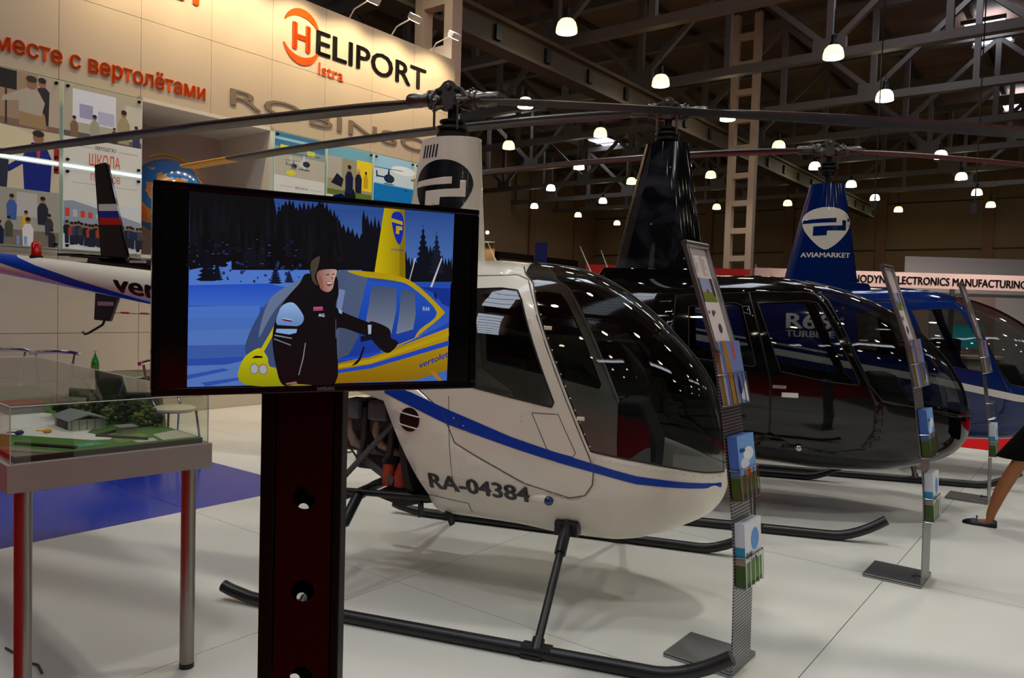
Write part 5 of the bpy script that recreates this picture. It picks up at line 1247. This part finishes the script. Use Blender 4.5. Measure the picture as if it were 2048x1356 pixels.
def stand(p, q, wd, label, where, rot=0.0, pockets=((1.20, 0), (.78, 1), (.40, 2)), sc=1.0):
    t = thing('brochure_stand', label, 'stand', PQ(p, q), RB + rot, 'brochure stands')       # local x = p (width), y = q; faces -y
    N = 20; zs = [1.46 * i / N for i in range(N + 1)]
    b = MB(); b.loft([[(0, prof(zz), zz), (wd, prof(zz), zz), (wd, prof(zz) + .006, zz), (0, prof(zz) + .006, zz)] for zz in zs])
    b.build('upright', M_perf, t, smooth=30)
    MB().box(-.01, wd + .07, 0, .33, .0, .022).build('foot_plate', M_perf, t, bevel=.002)
    MB().tube([(.05, .01, .06), (.05, .045, .06)], .006, 8).lathe([(0, .045), (.014, .045), (.014, .06), (0, .06)], 10, c=(.05, 0, .06), axis='y').build('knob', M_black, t)
    # framed data sheet
    a0, a1 = (prof(1.44) - .012, 1.44), (prof(1.93) - .012, 1.93)
    ang = math.atan2(a1[0] - a0[0], a1[1] - a0[1]); L = math.hypot(a1[0] - a0[0], a1[1] - a0[1])
    f = MB(); f.M = Matrix.Translation((0, a0[0], a0[1])) @ Matrix.Rotation(-ang, 4, 'X')
    f.box(-.012, .008, -.014, .01, 0, L).box(wd - .008, wd + .012, -.014, .01, 0, L).box(-.012, wd + .012, .004, .01, 0, L)
    fo = f.build('frame', M_alu, t, bevel=.003)
    g = MB(); g.M = f.M; g.tube([(-.012, -.004, 0), (wd + .012, -.004, 0)], .016, 12).build('frame_rail', M_alu, fo, smooth=40)
    g = MB(); g.M = f.M; g.tube([(-.012, -.004, L), (wd + .012, -.004, L)], .016, 12).build('frame_rail', M_alu, fo, smooth=40)
    W_, H_ = wd - .016, L - .03
    sh = [(rect(0, 0, W_, H_), (226, 214, 214)), (rect(.1 * W_, .46 * H_, .92 * W_, .70 * H_), (150, 160, 200)), (rect(.1 * W_, .46 * H_, .92 * W_, .56 * H_), (110, 130, 40)), (rect(.1 * W_, .46 * H_, .24 * W_, .70 * H_), (60, 50, 50)), (rect(.78 * W_, .52 * H_, .92 * W_, .70 * H_), (50, 44, 44)), (ell(.52 * W_, .57 * H_, .06 * W_, .02 * H_), (150, 30, 30))]
    random.seed(int(p * 10))
    for k in range(9):
        zz = (.93 - k * .022) * H_; sh.append((rect(.08 * W_, zz, (.2 + random.uniform(.05, .2)) * W_, zz + .006 * H_), (150, 140, 140))); sh.append((rect(.52 * W_, zz - .02 * H_, (.6 + random.uniform(.05, .25)) * W_, zz - .014 * H_), (160, 150, 150)))
    for u_, v_, r1 in ((.25, .36, .03), (.45, .35, .05), (.55, .36, .03), (.62, .2, .08)): sh.append((ell(u_ * W_, v_ * H_, r1 * W_, r1 * W_ * 1.4, 10), (70, 64, 66)))
    for k in range(5): sh.append((rect(.1 * W_, (.03 + k * .012) * H_, .8 * W_, (.034 + k * .012) * H_), (170, 160, 160)))
    pic = picture('data_sheet', sh, M_paper, fo); pic.matrix_local = f.M @ Matrix.Translation((.008, .003, .015))
    # wire pockets with brochure stacks
    for zz, kind in pockets:
        ph = .31; y0 = prof(zz + .1); dp = .055
        an = math.atan2(prof(zz + ph) - prof(zz), ph)
        M_ = Matrix.Translation((wd * .5, prof(zz), zz)) @ Matrix.Rotation(-an, 4, 'X')
        pk = MB(); pk.M = M_; hw = .105
        for x_ in (-hw, -hw / 2, 0, hw / 2, hw):
            pk.tube([(x_, 0, 0), (x_, -dp, 0), (x_, -dp, .14)], .0022, 6)
        pk.tube([(-hw, 0, .14), (-hw, -dp, .14), (hw, -dp, .14), (hw, 0, .14)], .0025, 6)
        tag(pk.build('wire_pocket', M_chrome, t), kind='stuff')
        if kind is None: continue
        n = (4, 9, 7)[kind]; th = .046 / n
        desc = ['blue and gold brochure', 'sky-blue and green brochure', 'white, teal and green brochure'][kind]
        wh = ', %s pocket of the %s' % (['upper', 'middle', 'lower'][kind], where)
        MW = Matrix.Translation(PQ(p, q)) @ Matrix.Rotation(RB + rot, 4, 'Z') @ M_
        for i in range(n):
            y1 = -.004 - th * i
            bands = {0: [(0, .285, [(150, 140, 130), (150, 110, 40), (170, 190, 225), (120, 130, 190)][i % 4])],
                     1: [(0, .10, (60, 84, 30)), (.10, .115, (90, 100, 90)), (.115, .285, (70, 110, 185))],
                     2: [(0, .10, (50, 84, 30)), (.10, .13, (150, 130, 120)), (.13, .18, (40, 140, 180)), (.18, .285, (205, 212, 225))]}[kind]
            mbk = MB(); ms = []
            for j, (b0, b1, cc) in enumerate(bands):
                mbk.box(-.1, .1, -th * .9, 0, b0 + .003, b1 + .003, j); ms.append(mat('brochure_%d_%d_%d' % cc, cc, .35))
            bo = mbk.build('brochure', ms); bo.matrix_world = MW @ Matrix.Translation((0, y1, 0))
            tag(bo, ('front ' if i == n - 1 else '') + desc + ('' if i == n - 1 else ', %s from the front' % ORD[n - 1 - i]) + wh, 'brochure', 'brochures in the stands')
        yf = -th * .9 - .0004
        if kind == 0: cs = [(rect(-.1, 0, .1, .285), (110, 130, 190)), ([(-.1, 0), (-.02, 0), (-.06, .285), (-.1, .285)], (160, 120, 50)), (ell(.02, .07, .02, .05), (40, 44, 70)), (rect(-.01, .2, .03, .28), (170, 90, 90)), ([(.0, .02), (.1, .0), (.1, .1)], (210, 214, 230))]
        elif kind == 1: cs = [(rect(-.1, 0, .1, .285), (110, 165, 225)), (rect(-.1, 0, .1, .11), (64, 84, 30)), (ell(.02, .2, .06, .03), (226, 232, 240)), (ell(-.03, .16, .05, .025), (210, 222, 236)), (ell(.0, .12, .03, .02), (190, 90, 40)), (rect(-.1, .0, .1, .03), (40, 46, 24))]
        else: cs = [(rect(-.1, 0, .1, .285), (222, 228, 236)), (rect(-.1, 0, .1, .11), (96, 140, 60)), (ell(.02, .2, .05, .05), (90, 150, 220)), (rect(-.1, 0, .1, .02), (40, 70, 24))] + mini_heli(.02, .1, .05, (60, 60, 66))
        picture('cover_print', cs, M_paper, bo, (0, yf, .003))
        if kind == 1: lettering('cover_lettering', 'R66', mat('cover_blue', (30, 50, 150), .4), bo, .02, .06, fn=lambda u, v: (-.08 + u, yf - .002, .215 + v), bold=.03)
        if kind == 2: lettering('cover_lettering', 'R44', mat('cover_dark', (70, 74, 80), .4), bo, .03, .07, fn=lambda u, v: (-.09 + u, yf - .0035, .13 + v), bold=.03)
    return t
stand(3.277, 1.238, .223, 'tall perforated steel brochure stand in front of the white helicopter nose', 'nearest stand', R(0))
stand(5.127, .799, .25, 'perforated steel brochure stand in front of the black helicopter nose', 'middle stand')
stand(7.88, .749, .22, 'farthest steel brochure stand in front of the blue helicopter', 'farthest stand', pockets=((1.15, 0), (.75, None), (.42, 2)))

tag(MB().tube([(-2.25, 3.42, .006), (-2.16, 3.36, .006), (-2.07, 3.29, .006), (-2.01, 3.27, .006), (-1.95, 3.2, .006)], .005, 6).build('cable', mat('grey_cable', (70, 66, 60), .6)), 'thin dark cable lying on the white floor below the display table', 'cable')
# ================================================================== woman walking at the right edge
M_tan = mat('tan_tights', (150, 92, 52), .55); M_skin = mat('skin', (205, 160, 130), .5); M_skirt = mat('black_skirt', (5, 4, 5), .9, spec=.1); M_blouse = mat('white_blouse', (222, 216, 206), .7); M_shoe = mat('black_shoe', (14, 13, 22), .4); M_hair = mat('brown_hair', (52, 34, 24), .6)
def skinned(name, joints, bones, m, parent, root=0, sub=2):
    me = bpy.data.meshes.new(name); me.from_pydata([j[:3] for j in joints], bones, [])
    me.materials.append(m); o = link(name, me, parent)
    sk = o.modifiers.new('skin', 'SKIN'); sk.use_smooth_shade = True
    if not me.skin_vertices: me.skin_vertices.new() if hasattr(me.skin_vertices, 'new') else None
    bm = bmesh.new(); bm.from_mesh(me)
    ly = bm.verts.layers.skin.verify()
    for v, j in zip(bm.verts, joints): v[ly].radius = (j[3], j[4] if len(j) > 4 else j[3])
    bm.verts.ensure_lookup_table(); bm.verts[root][ly].use_root = True
    bm.to_mesh(me); bm.free()
    s = o.modifiers.new('smooth', 'SUBSURF'); s.levels = sub; s.render_levels = sub
    return o
rw = RB + PI / 2
ca, sa = math.cos(rw), math.sin(rw)
off = Vector((ca * .38 - sa * .09, sa * .38 + ca * .09, 0))
wo = thing('person', 'woman in white blouse, black skirt and black flat shoes walking into frame', 'person', PQ(7.06, .655) - off, rw)
J = [(0, 0, .93, .13, .11), (0, 0, 1.08, .11, .09), (.02, 0, 1.28, .13, .10), (.02, 0, 1.40, .08, .07), (.03, 0, 1.47, .045), (.045, 0, 1.53, .05), (.06, 0, 1.60, .085, .075), (.05, 0, 1.67, .07),
     (.0, .085, .85, .085), (.22, .09, .50, .055), (.31, .09, .30, .052), (.375, .09, .085, .034),
     (.0, -.085, .85, .085), (-.03, -.09, .48, .055), (-.18, -.09, .32, .052), (-.36, -.09, .14, .034),
     (.01, .17, 1.36, .05), (-.08, .21, 1.10, .042), (-.1, .2, .90, .032), (.01, -.17, 1.36, .05), (-.06, -.22, 1.10, .042), (-.02, -.2, .92, .032), (.372, .09, .035, .03), (.5, .09, .022, .018), (-.38, -.09, .09, .03), (-.26, -.09, .05, .018)]
skinned('body', J, [(0, 1), (1, 2), (2, 3), (3, 4), (4, 5), (5, 6), (6, 7), (0, 8), (8, 9), (9, 10), (10, 11), (0, 12), (12, 13), (13, 14), (14, 15), (3, 16), (16, 17), (17, 18), (3, 19), (19, 20), (20, 21), (11, 22), (22, 23), (15, 24), (24, 25)], M_tan, wo)
def ring(cx, cz, rx, ry, n=24, tx=0.0): return [(cx + rx * math.cos(2 * PI * k / n), ry * math.sin(2 * PI * k / n), cz + tx * math.cos(2 * PI * k / n)) for k in range(n)]
MB().loft([ring(0, 1.05, .125, .14), ring(0, .95, .155, .175), ring(.01, .82, .18, .18), ring(.05, .66, .25, .17), ring(.08, .555, .29, .165)], caps=False).build('skirt', M_skirt, wo, smooth=0)
MB().loft([ring(0, .98, .15, .17), ring(0, 1.08, .135, .15), ring(.025, 1.2, .15, .16), ring(.03, 1.3, .15, .175), ring(.015, 1.39, .10, .17), ring(.01, 1.44, .06, .08)], caps=False).build('blouse', M_blouse, wo, smooth=0)
for s, pts in ((1, [(.01, .15, 1.38), (-.08, .21, 1.10), (-.1, .2, .92)]), (-1, [(.01, -.15, 1.38), (-.06, -.22, 1.10), (-.02, -.2, .95)])):
    MB().tube(pts, [.07, .058, .05], 14).build('sleeve', M_blouse, wo, smooth=45)
for x, y, zz, a in ((.375, .09, 0, 0), (-.34, -.09, .045, R(25))):
    m = MB(); m.M = Matrix.Translation((x, y, zz)) @ Matrix.Rotation(a, 4, 'Y')
    rings = []
    for u, wd, hh in ((-.05, .022, .05), (-.035, .033, .06), (.0, .036, .052), (.05, .036, .042), (.11, .043, .048), (.155, .036, .036), (.185, .016, .02)):
        rings.append([(u, wd * math.cos(t_), max(0, hh * math.sin(t_)) if math.sin(t_) > 0 else 0.0) for t_ in [2 * PI * k / 14 for k in range(14)]])
    sh = m.loft(rings).build('shoe', M_shoe, wo, smooth=50)
    b = MB(); b.M = m.M; b.tube([(.085, -.03, .052), (.09, -.012, .07), (.088, 0, .052), (.09, .012, .07), (.085, .03, .052)], .004, 6).build('bow', M_shoe, sh)
MB().sphere((.035, 0, 1.655), .105, 18, 12, sc=(1, .9, 1.05)).build('hair', M_hair, wo, smooth=0)
fc = MB().sphere((.085, 0, 1.61), .075, 16, 12, sc=(.85, .85, 1.25)).build('face', M_skin, wo, smooth=0)
MB().tube([(.145, 0, 1.63), (.168, 0, 1.60), (.148, 0, 1.59)], [.006, .012, .008], 8).build('nose', M_skin, fc, smooth=45)
for s in (-1, 1):
    MB().sphere((.14, s * .028, 1.635), .009, 8, 6).build('eye', M_black, fc, smooth=0)
    hx, hy, hz = (-.1, .2, .88) if s > 0 else (-.02, -.2, .9)
    hd = MB().sphere((hx, hy, hz - .04), .04, 10, 8, sc=(.9, .45, 1.1)).build('hand', M_skin, wo, smooth=0)
    for k in range(5):
        fx = hx - .03 + k * .015 if k < 4 else hx + .045
        MB().tube([(fx, hy, hz - .07 if k < 4 else hz - .03), (fx + .006, hy, hz - (.105 + .01 * (k in (1, 2))) if k < 4 else hz - .07), (fx + .002, hy - .01 * s, hz - (.13 + .012 * (k in (1, 2))) if k < 4 else hz - .085)], [.009, .0085, .007], 7).build('finger', M_skin, hd, smooth=45)
MB().tube([(.148, -.022, 1.565), (.155, 0, 1.562), (.148, .022, 1.565)], .005, 6).build('mouth', mat('lip', (150, 70, 66), .5), fc)

# ================================================================== neighbouring stands across the aisle
M_fascia = mat('fascia_pink', (226, 196, 190), .6); M_fred = mat('fascia_red', (190, 10, 16), .5); M_bpink = mat('booth_pink', (190, 160, 150), .7); M_teal = mat('teal_screen', (30, 150, 160), .4, emit=(30, 150, 160), es=.25)
fb = thing('fair_booth', 'neighbouring stand with pink fascia lettered ANODYNE ELECTRONICS MANUFACTURING', 'booth', (6.25, 20.0, 0), R(1.0))
f = MB().box(0, 8.2, 0, .12, 2.40, 2.80).build('fascia', M_fascia, fb)
lettering('lettering', 'ANODYNE ELECTRONICS MANUFACTURING', M_blackl, f, .205, 4.72, fn=lambda u, v: (2.38 + u, -.012, 2.51 + v - u * .008), bold=.022, depth=.01)
for x in (2.3, 5.2, 8.1): MB().box(x - .05, x + .05, .02, .1, 0, 2.40).build('post', M_alu, fb)
MB().box(0, 8.4, 3.2, 3.3, 0, 2.4).build('back_wall', M_bpink, fb)
for x in (4.2, 6.4): MB().box(x, x + 1.4, 3.15, 3.2, .9, 2.1).build('wall_board', mat('board_grey', (150, 146, 150), .6), fb)
MB().box(3.4, 3.5, 1.0, 3.2, 0, 2.4).build('side_wall', M_bpink, fb)
MB().box(2.6, 8.2, .05, .2, 2.22, 2.30).build('shelf_rail', M_alu, fb)
sc_ = tag(MB().box(0, 1.0, 0, .05, .0, .62).build('display_board', M_teal, loc=(11.7, 20.8, .85)), 'teal display board inside the neighbouring stand', 'display')
tag(MB().box(0, .95, 0, .5, .62, .72).box(.05, .9, .05, .45, 0, .62).build('counter', mat('counter_white', (196, 184, 174), .5), loc=(11.6, 19.6, -.02), bevel=.02), 'pale counter below the teal display board', 'counter')
bl = thing('balloon', 'orange round balloon hanging inside the neighbouring stand', 'balloon', (10.25, 20.9, 1.92))
MB().sphere((0, 0, 0), .36, 20, 14).build('skin', mat('balloon_orange', (220, 110, 30), .3), bl, smooth=0)
MB().tube([(0, 0, .36), (0, 0, .6)], .008, 6).build('string', M_white, bl)
MB().sphere((0, 0, .36), .04, 8, 6).build('knot', mat('balloon_orange', (220, 110, 30), .3), bl, smooth=0)
tag(MB().box(0, 1.1, 0, .5, 0, 1.15).box(.1, 1.0, -.02, 0, .5, 1.0).build('cabinet', M_dark, loc=(10.1, 19.2, -.02)), 'dark equipment cabinet seen through the blue helicopter window', 'cabinet')
cl = thing('fabric_wall', 'white fabric wall rising behind the pink fascia', 'wall panel', (11.95, 23.6, 0), R(1))
MB().box(0, 6, 0, .06, 0, 3.5).build('fabric', mat('white_fabric', (214, 208, 206), .8, bump=(6, .6)), cl)
rb = thing('fair_booth', 'stand with red and white fascia behind the black helicopter', 'booth', (1.9, 20.4, 0), R(1.0))
MB().box(0, 4.35, 0, .12, 2.46, 2.78).build('fascia', M_fred, rb)
MB().box(0, 1.0, .14, .2, 2.1, 2.46).build('fascia', mat('fascia_blue', (20, 60, 150), .5), rb)
MB().box(0, 4.35, 1.5, 1.6, 0, 2.4).build('back_wall', M_bpink, rb)
for x in (.05, 4.3): MB().box(x - .05, x + .05, .02, .1, 0, 2.46).build('post', M_alu, rb)
lb = thing('fair_booth', 'small lit beige stand far behind the white mast fairing', 'booth', (-2.4, 31.0, 0), 0)
MB().box(0, 1.6, 0, .1, 0, 4.1).build('wall_board', mat('lit_beige', (226, 180, 120), .6), lb)
MB().box(.0, 1.6, -.3, 0, 4.1, 4.16).build('shelf', M_alu, lb)
MB().sphere((1.3, -.35, 4.5), .07, 10, 8).build('spot', mat('far_spot', (255, 240, 220), .4, emit=(255, 236, 205), es=12), lb, smooth=0)
lamp_light('far_booth_light', 'POINT', (-1.2, 30.2, 4.5), 30, (1, .75, .5), .1)
tag(MB().box(0, .5, 0, .08, 0, 4.3).build('banner', mat('banner_blue', (20, 40, 140), .5), loc=(.85, 32, -.02)), 'narrow blue banner by the far loading gates', 'banner')
for x in (8.6, 11.0, 13.2):  # lights added to brighten the dim fascia, not known fixtures of the stand
    t = thing('added_spot', 'small added light brightening the pink fascia, %s' % {8.6: 'left one', 11.0: 'middle one', 13.2: 'right one'}[x], 'added_spot', (x, 18.6, 4.2), 0, 'added lights for the pink fascia')
    MB().lathe([(0, .2), (.08, .2), (.1, 0), (.09, 0)], 14).build('can', M_dark, t); MB().tube([(0, 0, .2), (0, 0, 8.3)], .015, 6).build('rod', M_dark, t)
    lamp_light('fascia_fill', 'SPOT', (x, 18.6, 4.15), 130, (1, .86, .74), .1, spot=R(110), aim=(x, 20.2, 1.6))
